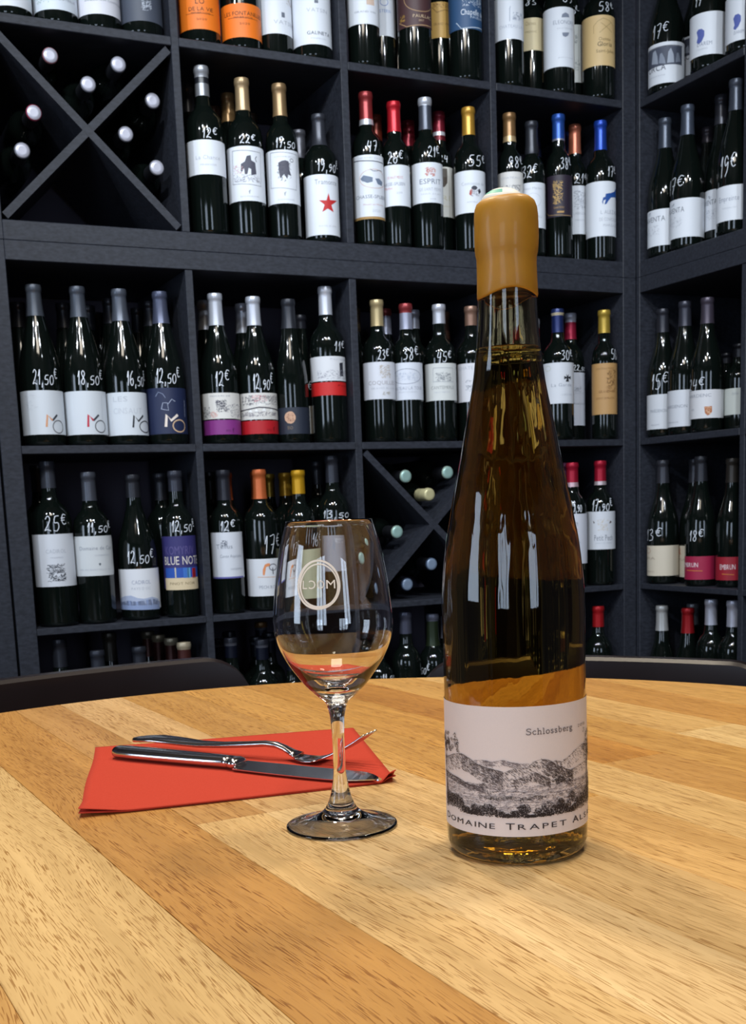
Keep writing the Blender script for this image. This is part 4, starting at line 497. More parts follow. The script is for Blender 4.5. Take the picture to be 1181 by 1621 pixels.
["stand",0.5986,2.9993,0.7205,-0.197,0.3125,0.0367,"bordeaux",[[0.2618,"#aa1a32"],[0.2524,"#c9b8bc"]],[[0.0912,0.1862,-1.5,1.55,"#d6d9e0","label",[["p",[[-0.5284,0.1647],[-0.3856,0.1583],[-0.4809,0.1568]],"#5a4a4a"],["p",[[0.719,0.1631],[0.8393,0.1582],[0.6083,0.1554]],"#5a4a4a"],["s",-0.206,0.5063,0.1387,0.1671,60,"#c9bca8"],["t","Petit Pech",-0.4414,0.8979,0.1133,0.0143,"#7d828e"],["t","SAINT-ESTEPHE",-0.3493,0.8299,0.1053,0.0032,"#b4b9c2"]],0]],["17,90€",-0.582,1.016,0.1876,0.2159],"bottle with crimson capsule, white label and price 17,90","wine bottles on the fourth shelf"],
["stand",0.5145,3.0335,0.7205,-0.168,0.3122,0.036,"bordeaux",[[0.245,"#7a3458"]],[],None,"bottle with purple capsule just behind the tall bottle right side","wine bottles on the fourth shelf"],
["stand",0.7506,2.968,0.7205,-0.248,0.3071,0.0389,"burgundy",[[0.2508,"#3a3b42"]],[[0.0204,0.0962,-1.5,1.55,"#d3c8b4","label",[["o",-1.3974,-0.8899,0.0772,0.09,0.0012,"#b8886a"],["t","IPIA",-1.3974,-0.5201,0.0616,0.0064,"#a89a86"],["t","GIGONDAS",-1.3974,-0.5652,0.0297,0.0032,"#a89a86"]],0]],["13€",-1.356,0.018,0.1076,0.1374],"bottle with ivory label and small orange mark, right wall corner","wine bottles on the fourth shelf"],
["stand",0.827,2.9555,0.7205,-0.273,0.3069,0.037,"burgundy",[[0.2492,"#3a3b42"]],[[0.0149,0.0936,-1.5,1.55,"#cfc4b0","label",[["s",-1.3974,-1.071,0.0712,0.0855,40,"#c07a5a"],["t","IPIA",-1.3974,-0.5734,0.0554,0.0064,"#a89a86"]],0]],None,"bottle with ivory label behind the first crimson label","wine bottles on the fourth shelf"],
["stand",0.8096,2.84,0.7205,-0.278,0.3088,0.0371,"burgundy",[[0.2504,"#2c2d33"]],[[0.0163,0.0723,-1.5,1.55,"#9e1c42","label",[["t","EMBRUN",-1.3897,-0.1477,0.0467,0.0106,"#e6d8dc"],["l",[[-0.9669,0.0388],[0.134,0.0374]],0.8,"#d8863a"]],0]],["18€",-0.744,0.237,0.1087,0.1342],"bottle with crimson label, left one of the two, right wall","wine bottles on the fourth shelf"],
["stand",0.8636,2.7699,0.7205,-0.302,0.2994,0.0362,"burgundy",[[0.2439,"#34302c"]],[[0.017,0.0717,-1.5,1.55,"#9a1a2c","label",[["t","EMBRUN",-0.7849,0.2448,0.0423,0.0118,"#e6d8dc"],["l",[[-0.625,0.0318],[0.168,0.0302]],0.8,"#d8863a"]],0]],None,"bottle with crimson label, right one of the two, right wall","wine bottles on the fourth shelf"],
["stand",-0.6486,2.4047,0.3555,0.263,0.3374,0.036,"bordeaux",[[0.2797,"#2c2e36"]],[],None,"bottle with slate capsule at the left, above the chair back","wine bottles on the lowest visible shelf"],
["stand",-0.5784,2.4382,0.3555,0.233,0.3069,0.036,"bordeaux",[[0.2483,"#33363f"]],[],None,"bottle with dark capsule second along above the left chair back","wine bottles on the lowest visible shelf"],
["stand",-0.4977,2.4767,0.3555,0.198,0.3073,0.036,"bordeaux",[[0.2478,"#2c2e36"]],[],None,"bottle with dark capsule, left of the four cream capsules","wine bottles on the lowest visible shelf"],
["stand",-0.5801,2.5703,0.3555,0.222,0.3304,0.036,"bordeaux",[[0.2686,"#3c3832"]],[],None,"dim bottle far back above the left chair","wine bottles on the lowest visible shelf"],
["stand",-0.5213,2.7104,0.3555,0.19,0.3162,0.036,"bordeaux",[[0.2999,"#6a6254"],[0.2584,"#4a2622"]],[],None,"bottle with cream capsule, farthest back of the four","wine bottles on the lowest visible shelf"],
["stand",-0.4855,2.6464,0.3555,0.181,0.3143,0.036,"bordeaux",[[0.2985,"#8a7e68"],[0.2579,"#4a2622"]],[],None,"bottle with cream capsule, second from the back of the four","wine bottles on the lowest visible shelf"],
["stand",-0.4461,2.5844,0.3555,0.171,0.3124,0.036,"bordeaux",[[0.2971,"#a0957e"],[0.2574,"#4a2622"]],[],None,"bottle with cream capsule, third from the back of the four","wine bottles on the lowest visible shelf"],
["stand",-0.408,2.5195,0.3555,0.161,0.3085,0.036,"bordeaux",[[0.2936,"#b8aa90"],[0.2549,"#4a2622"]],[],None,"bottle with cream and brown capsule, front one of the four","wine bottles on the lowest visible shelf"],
["stand",-0.3476,2.6294,0.3555,0.131,0.3008,0.036,"bordeaux",[[0.2895,"#20222b"],[0.2837,"#5a5d68"],[0.2563,"#131726"]],[],None,"navy capsuled bottle between chair and glass, left end","wine bottles on the lowest visible shelf"],
["stand",-0.3115,2.5655,0.3555,0.121,0.3094,0.036,"bordeaux",[[0.2984,"#20222b"],[0.2928,"#5a5d68"],[0.266,"#131726"]],[[0.2672,0.2853,0.224,1.397,"#9da1b4","tag",[],0]],None,"navy capsuled bottle between chair and glass, first white tag from the left","wine bottles on the lowest visible shelf"],
["stand",-0.3303,2.7008,0.3555,0.122,0.3099,0.036,"bordeaux",[[0.2982,"#20222b"],[0.2923,"#5a5d68"],[0.2642,"#131726"]],[[0.2651,0.2842,1.397,1.397,"#9da1b4","tag",[],0]],None,"navy capsuled bottle between chair and glass, behind the tagged one","wine bottles on the lowest visible shelf"],
["stand",-0.2404,2.7373,0.3555,0.088,0.2996,0.036,"bordeaux",[[0.2878,"#20222b"],[0.2818,"#5a5d68"],[0.2533,"#131726"]],[[0.2543,0.2736,-1.397,-1.397,"#9da1b4","tag",[],0]],None,"navy capsuled bottle between chair and glass, behind, middle","wine bottles on the lowest visible shelf"],
["stand",-0.2646,2.668,0.3555,0.099,0.2991,0.036,"bordeaux",[[0.2876,"#20222b"],[0.2818,"#5a5d68"],[0.254,"#131726"]],[[0.2551,0.274,0.171,1.397,"#9da1b4","tag",[],0]],None,"navy capsuled bottle between chair and glass, its white tag half hidden","wine bottles on the lowest visible shelf"],
["stand",-0.2454,2.597,0.3555,0.094,0.2991,0.036,"bordeaux",[[0.288,"#20222b"],[0.2823,"#5a5d68"],[0.2552,"#131726"]],[[0.2564,0.2748,0.757,1.397,"#9da1b4","tag",[],0]],None,"navy capsuled bottle between chair and glass, touching the glass outline","wine bottles on the lowest visible shelf"],
["stand",-0.265,2.8065,0.3555,0.094,0.3193,0.036,"bordeaux",[[0.307,"#7a5a34"],[0.3009,"#5a5d68"],[0.2718,"#131726"]],[],None,"navy capsuled bottle between chair and glass, amber top, far back","wine bottles on the lowest visible shelf"],
["stand",-0.1809,2.6316,0.3555,0.069,0.2594,0.0356,"bordeaux",[[0.2555,"#5a5d68"],[0.2236,"#131726"]],[],None,"low dark bottle with bright shoulder glints left of the wine glass","wine bottles on the lowest visible shelf"],
["stand",0.0838,2.7541,0.3555,-0.03,0.3352,0.036,"bordeaux",[[0.2841,"#4a4c5c"]],[],None,"bottle with grey capsule between wine glass and tall bottle, lowest shelf","wine bottles on the lowest visible shelf"],
["stand",0.1498,2.7894,0.3555,-0.054,0.325,0.0376,"bordeaux",[[0.3082,"#5a5d6c"],[0.2488,"#26301f"]],[[0.1031,0.1737,-1.5,1.55,"#b9bccb","label",[],0]],["13,50€",-1.397,-0.228,0.1836,0.2066],"bottle with dark green capsule, price 13,50, lowest shelf","wine bottles on the lowest visible shelf"],
["stand",0.1869,2.8546,0.3555,-0.065,0.3115,0.036,"bordeaux",[[0.2584,"#9a9cae"]],[],None,"bottle with silver capsule beside the green capsuled one, lowest shelf","wine bottles on the lowest visible shelf"],
["stand",0.0153,2.7252,0.3555,-0.006,0.2941,0.0372,"bordeaux",[[0.251,"#33353d"]],[],["11,50",0.238,1.397,0.1796,0.1968],"dark bottle just right of the wine glass bowl, lowest shelf","wine bottles on the lowest visible shelf"],
["stand",0.5905,2.9958,0.3555,-0.195,0.3092,0.036,"bordeaux",[[0.2568,"#b01c22"]],[],None,"bottle with scarlet capsule right of the tall bottle, lowest shelf","wine bottles on the lowest visible shelf"],
["stand",0.7486,2.9678,0.3555,-0.247,0.3071,0.036,"burgundy",[[0.2439,"#b9b9b8"]],[],None,"bottle with white capsule, right wall lowest shelf","wine bottles on the lowest visible shelf"],
["stand",0.7907,2.8794,0.3555,-0.268,0.3066,0.036,"burgundy",[[0.2452,"#96161c"]],[],None,"bottle with red capsule beside the white one, right wall lowest shelf","wine bottles on the lowest visible shelf"],
["stand",0.8272,2.9654,0.3555,-0.272,0.3092,0.036,"burgundy",[[0.2557,"#77777c"]],[],None,"bottle with grey capsule behind the red one, right wall lowest shelf","wine bottles on the lowest visible shelf"],
["stand",0.8266,2.8043,0.3555,-0.287,0.333,0.036,"bordeaux",[[0.2718,"#b3b4c2"]],[],None,"bottle with silver capsule, left one of the silver pair, right wall","wine bottles on the lowest visible shelf"],
["stand",0.8589,2.7365,0.3555,-0.304,0.3341,0.036,"bordeaux",[[0.2729,"#b3b4c2"]],[],None,"bottle with silver capsule, right one of the silver pair, right wall","wine bottles on the lowest visible shelf"],
["lie",0.9001,2.6409,0.8262,-2.697,0.285,0.0345,"#b9b0bc","#b06a80","bottle lying beyond the right wall divider, pink rim","bottles lying beyond the right divider"],
]
INK = '#e9edf6'
def within(q, z1):
    if q[0] == 't': return q[4]+q[5] < z1
    if q[0] in ('p', 'l'): return max(p[1] for p in q[1]) < z1+.001
    if q[4] > z1: q[4] = z1-.001
    return q[4] > q[3]+.001
def shop_bottle(d):
    _, x, y, z, rz, H, R, shape, caps, labels, price, label, group = d
    e = empty('wine_bottle', (x, y, z+.0004), rz); tag(e, label, 'bottle', group or None)
    pts = profile(shape, H, R)
    V, F = lathe(pts, 28); obj('glass_body', V, F, GLASSB, e, True)
    rf = lambda q: radius_at(pts, min(max(q, .011), H-.002))
    # capsule, with its bands as slots of one sleeve
    zc = min(c[0] for c in caps); cuts = [H]+[c[0] for c in caps]
    V, F, MI, ms = [], [], [], []; seg = 20
    for (zb, col), zt in zip(caps, cuts):
        if zt-zb < .0005: continue
        ms.append(mat('capsule_foil', col, .34, .45 if col not in ('#1c1e24',) else 0, spec=.5))
        zs = sorted({zb, zt} | {q for _, q in pts if zb < q < zt})
        base = len(V)
        for q in zs:
            r = max(rf(q), .0136)+.0007
            V += [(r*sin(2*pi*k/seg), -r*cos(2*pi*k/seg), q) for k in range(seg)]
        for i in range(len(zs)-1):
            for k in range(seg):
                F.append((base+i*seg+k, base+i*seg+(k+1) % seg, base+(i+1)*seg+(k+1) % seg, base+(i+1)*seg+k)); MI.append(len(ms)-1)
        if zt == H:
            top = len(V)-seg; V.append((0, 0, H+.0012)); n = len(V)-1
            for k in range(seg): F.append((top+k, top+(k+1) % seg, n)); MI.append(len(ms)-1)
    obj('capsule', V, F, ms, e, True, MI)
    top_ok = (.615 if shape == 'bordeaux' else .50 if shape == 'burgundy' else .45)*H
    for z0, z1, t0, t1, col, nm, prints, cut in labels:
        z1 = min(z1, max(top_ok, z0+.02)); prints = [q for q in prints if within(q, z1)]
        n = max(4, int((t1-t0)/.12)); V, F = [], []
        zs = [z0+(z1-z0)*k/5 for k in range(6)] if not cut else [z0, z0+cut, z1-cut, z1]
        for j, q in enumerate(zs):
            c = cut if (cut and j in (0, len(zs)-1)) else 0
            a0, a1 = t0+c/R, t1-c/R
            for i in range(n+1):
                th = a0+(a1-a0)*i/n; r = rf(q)+.0003; V.append((r*sin(th), -r*cos(th), q))
        for j in range(len(zs)-1):
            for i in range(n): b = j*(n+1)+i; F.append((b, b+1, b+n+2, b+n+1))
        lo_ = obj(nm, V, F, mat('label_paper', col, .55), e, True)
        P = Print(); draw(P, prints, R); q_ = P.build('lettering', rf, R, lo_)
        if q_: q_['kind'] = 'stuff'
    if price:
        s, ta, tb, z0, z1 = price; R0 = rf((z0+z1)/2)
        P = Print(); V, F = hand2d(s, ta*R0, tb*R0, z0, z1, .0014); P.add(INK, V, F, 0); P.build('price_mark', rf, R0, e, .0006)

def lying_bottle(d):
    _, x, y, z, rz, H, R, col, ring, label, group = d
    e = empty('lying_wine_bottle', (x, y, z)); tag(e, label, 'bottle', group)
    e.rotation_euler = Matrix.Rotation(rz, 3, 'Z').to_4x4().to_euler()
    M = Matrix.Rotation(pi/2, 4, 'Y') @ Matrix.Translation((0, 0, -H))      # neck end at the origin, body trailing behind (-x)
    pts = profile('bordeaux', H, R)
    def put(nm, pts_, m, seg=24):
        V, F = lathe(pts_, seg); V = [M @ Vector(v) for v in V]; return obj(nm, V, F, m, e, True)
    put('glass_body', pts, GLASSB)
    rf = lambda q: radius_at(pts, q)
    cp = [(rf(H-.05)+.0007, H-.05), (rf(H-.02)+.0007, H-.02), (rf(H-.008)+.0007, H-.008), (.0148, H-.001), (.0125, H+.0006)]
    put('capsule', cp[:-2]+[(.0150, H-.0028)], mat('capsule_foil', '#17181d' if ring != '#cfc79a' else ring, .5, 0.))  # near-black sleeve: the unlit side of the dark foil is put into its colour
    put('capsule_rim', [(.0151, H-.0032), (.0150, H-.001), (.0135, H+.0006)], mat('capsule_foil', ring or '#8d8f9a', .4, .2))
    put('capsule_top', [(.0136, H+.0003), (.0126, H+.0014), (.007, H+.0016), (0, H+.0012)], mat('capsule_top_foil', col, .35, .3))
for d in BOTTLES: (shop_bottle if d[0] == 'stand' else lying_bottle)(d)

# ------------------------------------------------------------------ table of oak planks
TC = Vector((-.008, .724, 0)); TR = .5535; GA = radians(-61.7)
def oak():
    m = bpy.data.materials.new('oiled_oak'); m.use_nodes = True; nt = m.node_tree; N = nt.nodes; L = nt.links; b = N['Principled BSDF']
    tc = N.new('ShaderNodeTexCoord'); oi = N.new('ShaderNodeObjectInfo')
    addv = N.new('ShaderNodeVectorMath'); addv.operation = 'ADD'
    cx = N.new('ShaderNodeCombineXYZ'); mr = N.new('ShaderNodeMath'); mr.operation = 'MULTIPLY'; mr.inputs[1].default_value = 37.
    L.new(oi.outputs['Random'], mr.inputs[0]); L.new(mr.outputs[0], cx.inputs['X']); L.new(mr.outputs[0], cx.inputs['Z'])
    L.new(tc.outputs['Object'], addv.inputs[0]); L.new(cx.outputs[0], addv.inputs[1])
    # slow wander of the grain across the plank
    mp0 = N.new('ShaderNodeMapping'); mp0.inputs['Scale'].default_value = (3.0, 6, 1); n0 = N.new('ShaderNodeTexNoise'); n0.inputs['Scale'].default_value = 1.; n0.inputs['Detail'].default_value = 1.5
    L.new(addv.outputs[0], mp0.inputs['Vector']); L.new(mp0.outputs[0], n0.inputs['Vector'])
    sub = N.new('ShaderNodeVectorMath'); sub.operation = 'SUBTRACT'; sub.inputs[1].default_value = (.5, .5, .5); L.new(n0.outputs['Color'], sub.inputs[0])
    sc = N.new('ShaderNodeVectorMath'); sc.operation = 'MULTIPLY'; sc.inputs[1].default_value = (0, .055, 0); L.new(sub.outputs[0], sc.inputs[0])
    wv = N.new('ShaderNodeVectorMath'); wv.operation = 'ADD'; L.new(addv.outputs[0], wv.inputs[0]); L.new(sc.outputs[0], wv.inputs[1])
    def noise(scale, detail=3., rough=.5):
        mp = N.new('ShaderNodeMapping'); mp.inputs['Scale'].default_value = scale; n = N.new('ShaderNodeTexNoise'); n.inputs['Scale'].default_value = 1.
        n.inputs['Detail'].default_value = detail; n.inputs['Roughness'].default_value = rough
        L.new(wv.outputs[0], mp.inputs['Vector']); L.new(mp.outputs[0], n.inputs['Vector']); return n.outputs['Fac']
    def ramp(src, p0, c0, p1, c1):
        r = N.new('ShaderNodeValToRGB'); e = r.color_ramp.elements; e[0].position = p0; e[1].position = p1
        e[0].color = (*c0, 1); e[1].color = (*c1, 1); L.new(src, r.inputs['Fac']); return r.outputs['Color']
    def mul(a, c, f=1.):
        x = N.new('ShaderNodeMix'); x.data_type = 'RGBA'; x.blend_type = 'MULTIPLY'; x.inputs['Factor'].default_value = f
        L.new(a, x.inputs[6]); L.new(c, x.inputs[7]); return x.outputs[2]
    streak = ramp(noise((2.6, 90, 1), 4, .6), .3, (.84, .79, .70), .72, (1.10, 1.09, 1.06))
    broad = ramp(noise((1.6, 16, 1), 2), .32, (.90, .86, .79), .7, (1.06, 1.05, 1.03))
    pores = ramp(noise((70, 1700, 1), .5, .4), .375, (.50, .37, .22), .425, (1, 1, 1))
    gate = noise((5, 150, 1), 2)
    pg = N.new('ShaderNodeMapRange'); pg.inputs['From Min'].default_value = .30; pg.inputs['From Max'].default_value = .50; L.new(gate, pg.inputs['Value'])
    px = N.new('ShaderNodeMix'); px.data_type = 'RGBA'; px.inputs[6].default_value = (1, 1, 1, 1); L.new(pg.outputs[0], px.inputs['Factor']); L.new(pores, px.inputs[7])
    c = mul(oi.outputs['Color'], streak); c = mul(c, broad); c = mul(c, px.outputs[2], .9)
    L.new(c, b.inputs['Base Color']); b.inputs['Roughness'].default_value = .42; b.inputs['Specular IOR Level'].default_value = .35
    bp = N.new('ShaderNodeBump'); bp.inputs['Strength'].default_value = .12; bp.inputs['Distance'].default_value = .0004
    L.new(px.outputs[2], bp.inputs['Height']); L.new(bp.outputs[0], b.inputs['Normal'])
    return m
OAK = oak()
table = empty('round_table', (TC.x, TC.y, 0), 0); tag(table, 'round oak plank table with golden boards, holding the glass and tall bottle', 'table')
def circle_strip(s0, s1, t0, t1, R, nseg=96):
    """outline of {s0<s<s1, t0<t<t1} inside the circle (s across, t along the grain)"""
    poly = [(R*cos(2*pi*i/(nseg*3)), R*sin(2*pi*i/(nseg*3))) for i in range(nseg*3)]
    def clip(P, ax, v, keep_lo):
        out = []
        for i in range(len(P)):
            a, b = P[i], P[(i+1) % len(P)]; ia = (a[ax] <= v) if keep_lo else (a[ax] >= v); ib = (b[ax] <= v) if keep_lo else (b[ax] >= v)
            if ia: out.append(a)
            if ia != ib: k = (v-a[ax])/(b[ax]-a[ax]); out.append(tuple(a[j]+k*(b[j]-a[j]) for j in (0, 1)))
        return out
    for ax, v, kl in ((1, s1, True), (1, s0, False), (0, t1, True), (0, t0, False)):
        poly = clip(poly, ax, v, kl)
        if len(poly) < 3: return []
    return poly
# (from, to) across the table measured from its middle, with end joints along the grain and the tone of each stave
SM = .336
PL = [(-.60, -.50, [(0, '#d2a566')]), (-.50, -.42, [(0, '#c99a58')]), (-.42, -.34, [(0, '#e2c294')]), (-.34, -.26, [(0, '#d8ae70')]),
      (-.26, .163-SM, [(0, '#dcbd88')]), (.163-SM, .229-SM, [(0, '#c99a5a')]), (.229-SM, .2755-SM, [(-.02, '#c59a62'), (9, '#e2c18c')]),
      (.2755-SM, .341-SM, [(-.02, '#dcb988'), (9, '#e4c696')]), (.341-SM, .405-SM, [(-.26, '#c69a5a'), (9, '#dfbd88')]), (.405-SM, .47-SM, [(.07, '#d2a45e'), (9, '#d8b074')]),
      (.47-SM, .53-SM, [(-.1, '#cf9f57'), (9, '#e2c088')]), (.53-SM, .588-SM, [(0, '#c9944e'), (9, '#cfa262')]), (.588-SM, .646-SM, [(.1, '#d6aa66'), (9, '#d8b072')]),
      (.646-SM, .71-SM, [(-.05, '#e2bd80'), (9, '#e8ca94')]), (.71-SM, .78-SM, [(0, '#cc9c5a'), (9, '#c7924d')]), (.78-SM, .90-SM, [(0, '#d9ae6c')])]
G = Matrix.Rotation(GA, 4, 'Z')
GAP = .00012
for s0, s1, pieces in PL:
    t_prev = -9
    ps = pieces if len(pieces) > 1 else [(9, pieces[0][1])]
    for te, col in ps:
        te_ = te
        poly = circle_strip(s0+GAP, s1-GAP, t_prev+GAP, te_-GAP, TR)
        t_prev = te
        if len(poly) < 3: continue
        # drop near-duplicate points
        q = [poly[0]]
        for p in poly[1:]:
            if (p[0]-q[-1][0])**2+(p[1]-q[-1][1])**2 > 1e-8: q.append(p)
        bm = bmesh.new()
        vs = [bm.verts.new((p[0], p[1], 0)) for p in q]; f = bm.faces.new(vs)
        if f.normal.z < 0: bmesh.ops.reverse_faces(bm, faces=[f])
        bm.normal_update()
        if bm.faces[:][0].normal.z < 0: bmesh.ops.reverse_faces(bm, faces=bm.faces[:])
        ext = bmesh.ops.extrude_face_region(bm, geom=bm.faces[:]); 
        for v in ext['geom']:
            if isinstance(v, bmesh.types.BMVert): v.co.z -= .028
        bmesh.ops.recalc_face_normals(bm, faces=bm.faces)
        es = [e for e in bm.edges if all(abs(v.co.z) < 1e-6 for v in e.verts)]
        bmesh.ops.bevel(bm, geom=es, offset=.0003, segments=1, affect='EDGES')
        o = from_bm('plank', bm, OAK, table); o.location = (0, 0, TOP); o.rotation_euler = (0, 0, GA); o.color = (*lin(col), 1)
V, F = lathe([(0, TOP-.029), (.05, TOP-.029), (.24, TOP-.031), (.24, TOP-.040), (.05, TOP-.045), (.035, TOP-.08), (.035, .06), (.05, .03), (.26, .018), (.27, .002), (0, .002)][::-1], 40)
obj('pedestal', V, F, mat('black_steel', (.02, .02, .022), .4, .6), table, True)

# ------------------------------------------------------------------ chairs
def chair(label, x, y, face):
    e = empty('dining_chair', (x, y, 0), face); tag(e, label, 'chair', 'dark chairs tucked under the far side of the table')
    # local: -y faces the table, back panel near the origin, seat in front of it
    W, th, zt = .215, .024, ZT
    r = .055
    xs = [-W+(W-r)*0+r*(1-cos(pi/2*k/8)) for k in range(9)]
    xs = xs+[-(W-r)+2*(W-r)*i/16 for i in range(1, 16)]+[-x_ for x_ in xs[::-1]]
    V = []; F = []
    for xx in xs:
        q = max(0, abs(xx)-(W-r)); top = zt-(r-math.sqrt(max(r*r-q*q, 0)))
        bow = .030*(xx/W)**2                          # ends curve towards the table
        for off, zz in ((-th/2, .52), (-th/2, top-.004), (-th/2+.004, top), (th/2-.004, top), (th/2, top-.004), (th/2, .52)):
            V.append((xx, off-bow+(zz-.6)*.06, zz))
    for i in range(len(xs)-1):
        for k in range(6): F.append((i*6+k, i*6+(k+1) % 6, (i+1)*6+(k+1) % 6, (i+1)*6+k))
    F.append(tuple(range(6))); F.append(tuple((len(xs)-1)*6+k for k in range(6)))
    o = obj('backrest', V, F, CHAIR, e)
    bm = bmesh.new(); bm.from_mesh(o.data); bmesh.ops.recalc_face_normals(bm, faces=bm.faces)
    for f in bm.faces: f.smooth = len(f.verts) == 4
    for ed in bm.edges:
        if len(ed.link_faces) == 2 and ed.calc_face_angle() > .6: ed.smooth = False
    bm.to_mesh(o.data); bm.free()
    sb_ = box_bm((-.195, -.335, .435), (.195, -.015, .470))
    for v in sb_.verts:
        if v.co.y < -.2: v.co.x *= .70
    bmesh.ops.bevel(sb_, geom=sb_.edges[:], offset=.012, segments=3, affect='EDGES')
    from_bm('seat', sb_, CHAIR, e)
    for sx in (-1, 1):
        for yy, tp in ((-.31, .437), (.0, .55)):
            V, F = lathe([(0, 0), (.012, 0), (.017, tp), (0, tp)], 12); L = obj('leg', V, F, CHAIR, e, True); L.location = (sx*(.168 if yy == 0 else .115), yy-.040 if yy == 0 else yy, 0)
    for sx in (-1, 1): from_bm('apron', box_bm((sx*.11-.009, -.31, .39), (sx*.11+.009, -.05, .436), .002), CHAIR, e)
    return e
ZT = EYE-.174
chair('left dark lacquered chair whose rounded backrest rises behind the napkin', -.345, 1.335, radians(35.2))
ZT = EYE-.187
chair('right dark lacquered chair whose backrest shows right of the tall bottle', .268, 1.385, radians(-24.5))

# ------------------------------------------------------------------ napkin
def napkin():
    c = [Vector((-.190, .716)), Vector((.014, .781)), Vector((-.018, .982)), Vector((-.230, .939))]
    e = empty('napkin', (-.1, .85, TOP)); tag(e, 'folded red paper napkin lying under the knife and fork', 'napkin')
    m = bpy.data.materials.new('red_tissue_paper'); m.use_nodes = True; nt = m.node_tree; b = nt.nodes['Principled BSDF']
    tc = nt.nodes.new('ShaderNodeTexCoord'); n = nt.nodes.new('ShaderNodeTexNoise'); n.inputs['Scale'].default_value = 900; n.inputs['Detail'].default_value = 3
    r = nt.nodes.new('ShaderNodeValToRGB'); r.color_ramp.elements[0].color = (*lin('#bb3e2e'), 1); r.color_ramp.elements[1].color = (*lin('#cb4c3a'), 1)
    n2 = nt.nodes.new('ShaderNodeTexNoise'); n2.inputs['Scale'].default_value = 60
    bp = nt.nodes.new('ShaderNodeBump'); bp.inputs['Strength'].default_value = .35; bp.inputs['Distance'].default_value = .0004
    nt.links.new(tc.outputs['Object'], n.inputs['Vector']); nt.links.new(n.outputs['Fac'], r.inputs['Fac']); nt.links.new(r.outputs['Color'], b.inputs['Base Color'])
    nt.links.new(tc.outputs['Object'], n2.inputs['Vector']); nt.links.new(n.outputs['Fac'], bp.inputs['Height']); nt.links.new(bp.outputs[0], b.inputs['Normal'])
    b.inputs['Roughness'].default_value = .9; b.inputs['Specular IOR Level'].default_value = .15
    N = 40
    for layer, (z, off, nm) in enumerate(((.0002, .0012, 'lower_fold'), (.0010, 0., 'upper_fold'))):
        V = []
        for side in (0, 1):
            for j in range(N+1):
                for i in range(N+1):
                    u, v = i/N, j/N
                    p = (c[0]*(1-u)+c[1]*u)*(1-v)+(c[3]*(1-u)+c[2]*u)*v
                    # slightly uneven cut edges
                    p = p+Vector((.0004*sin(9*v+layer)*(1-u)*1.5, .0006*sin(7*u+layer*2)))
                    zz = z+.0006*sin(5*u+1)*sin(4*v)**2*0
                    zz += .0045*max(0, (.14-(u+v*.8)))/.14*1.0                         # near-left corner lifts
                    zz += .0075*max(0, 1-((1-u)**2*420+(v)**2*260))*1.0                 # right corner curls up
                    zz += .0008*max(0, 1-v*7)*(1-u)
                    if layer == 0: zz = z+(zz-z)*.55; p = p+Vector((off*.6*(.5-u), off*.8))
                    V.append((p.x+.1, p.y-.85, zz+(.0007 if side == 0 else 0)))
        K = (N+1)**2; F = []
        for j in range(N):
            for i in range(N):
                a = j*(N+1)+i; F.append((a, a+1, a+N+2, a+N+1)); F.append((K+a, K+a+N+1, K+a+N+2, K+a+1))
        edge = [i for i in range(N)]+[N+(N+1)*j for j in range(N)]+[(N+1)*N+N-i for i in range(N)]+[(N+1)*(N-j) for j in range(N)]
        for a, b_ in zip(edge, edge[1:]+edge[:1]): F.append((a, K+a, K+b_, b_))
        obj(nm, V, F, m, e, True)
    return e
napkin()

# ------------------------------------------------------------------ cutlery
STEEL = mat('polished_steel', (.62, .60, .62), .16, 1.0)
def sweep(name, path, secs, m, parent, seg=16, power=2.0):
    """path: centre points; secs: (half width, half height); flat-sided ovals across the path"""
    V, F = [], []; n = len(path)
    for i, (p, (w, h)) in enumerate(zip(path, secs)):
        a = Vector(path[max(i-1, 0)]); b = Vector(path[min(i+1, n-1)]); d = (b-a).normalized()
        s = Vector((0, 0, 1)).cross(d).normalized(); u = d.cross(s)
        for k in range(seg):
            t = 2*pi*k/seg; cx = abs(cos(t))**(2/power)*(1 if cos(t) >= 0 else -1); cy = abs(sin(t))**(2/power)*(1 if sin(t) >= 0 else -1)
            V.append(Vector(p)+s*w*cx+u*h*cy)
    for i in range(n-1):
        for k in range(seg): F.append((i*seg+k, i*seg+(k+1) % seg, (i+1)*seg+(k+1) % seg, (i+1)*seg+k))
    F.append(tuple(range(seg))[::-1]); F.append(tuple((n-1)*seg+k for k in range(seg)))
    o = obj(name, V, F, m, parent, True)
    return o
NZ = .0022                                            # top of the napkin
kn = empty('table_knife', (-.1, .84, TOP+NZ)); tag(kn, 'polished steel table knife, nearer piece of cutlery on the red napkin', 'knife')
ka, kb = Vector((-.204, .896)), Vector((.003, .775)); kd = (kb-ka); ks = Vector((-.1, .84))
def K_(t, z): p = ka+kd*t-ks; return (p.x, p.y, z)
hs = [(0, .0035), (.012, .0074), (.04, .0098), (.10, .0106), (.2, .0104), (.30, .0096), (.40, .0084), (.455, .0076), (.475, .0068)]
sweep('handle', [K_(t, .0045) for t, _ in hs], [(w, .0043 if t > .01 else .0026) for t, w in hs], STEEL, kn, 20, 2.6)
sweep('bolster', [K_(t, .0044) for t in (.470, .478, .492, .505, .512)], [(.0068, .0036), (.0082, .0043), (.0088, .0044), (.0078, .0036), (.006, .0020)], STEEL, kn, 18, 2.4)
V = []; NB = 26
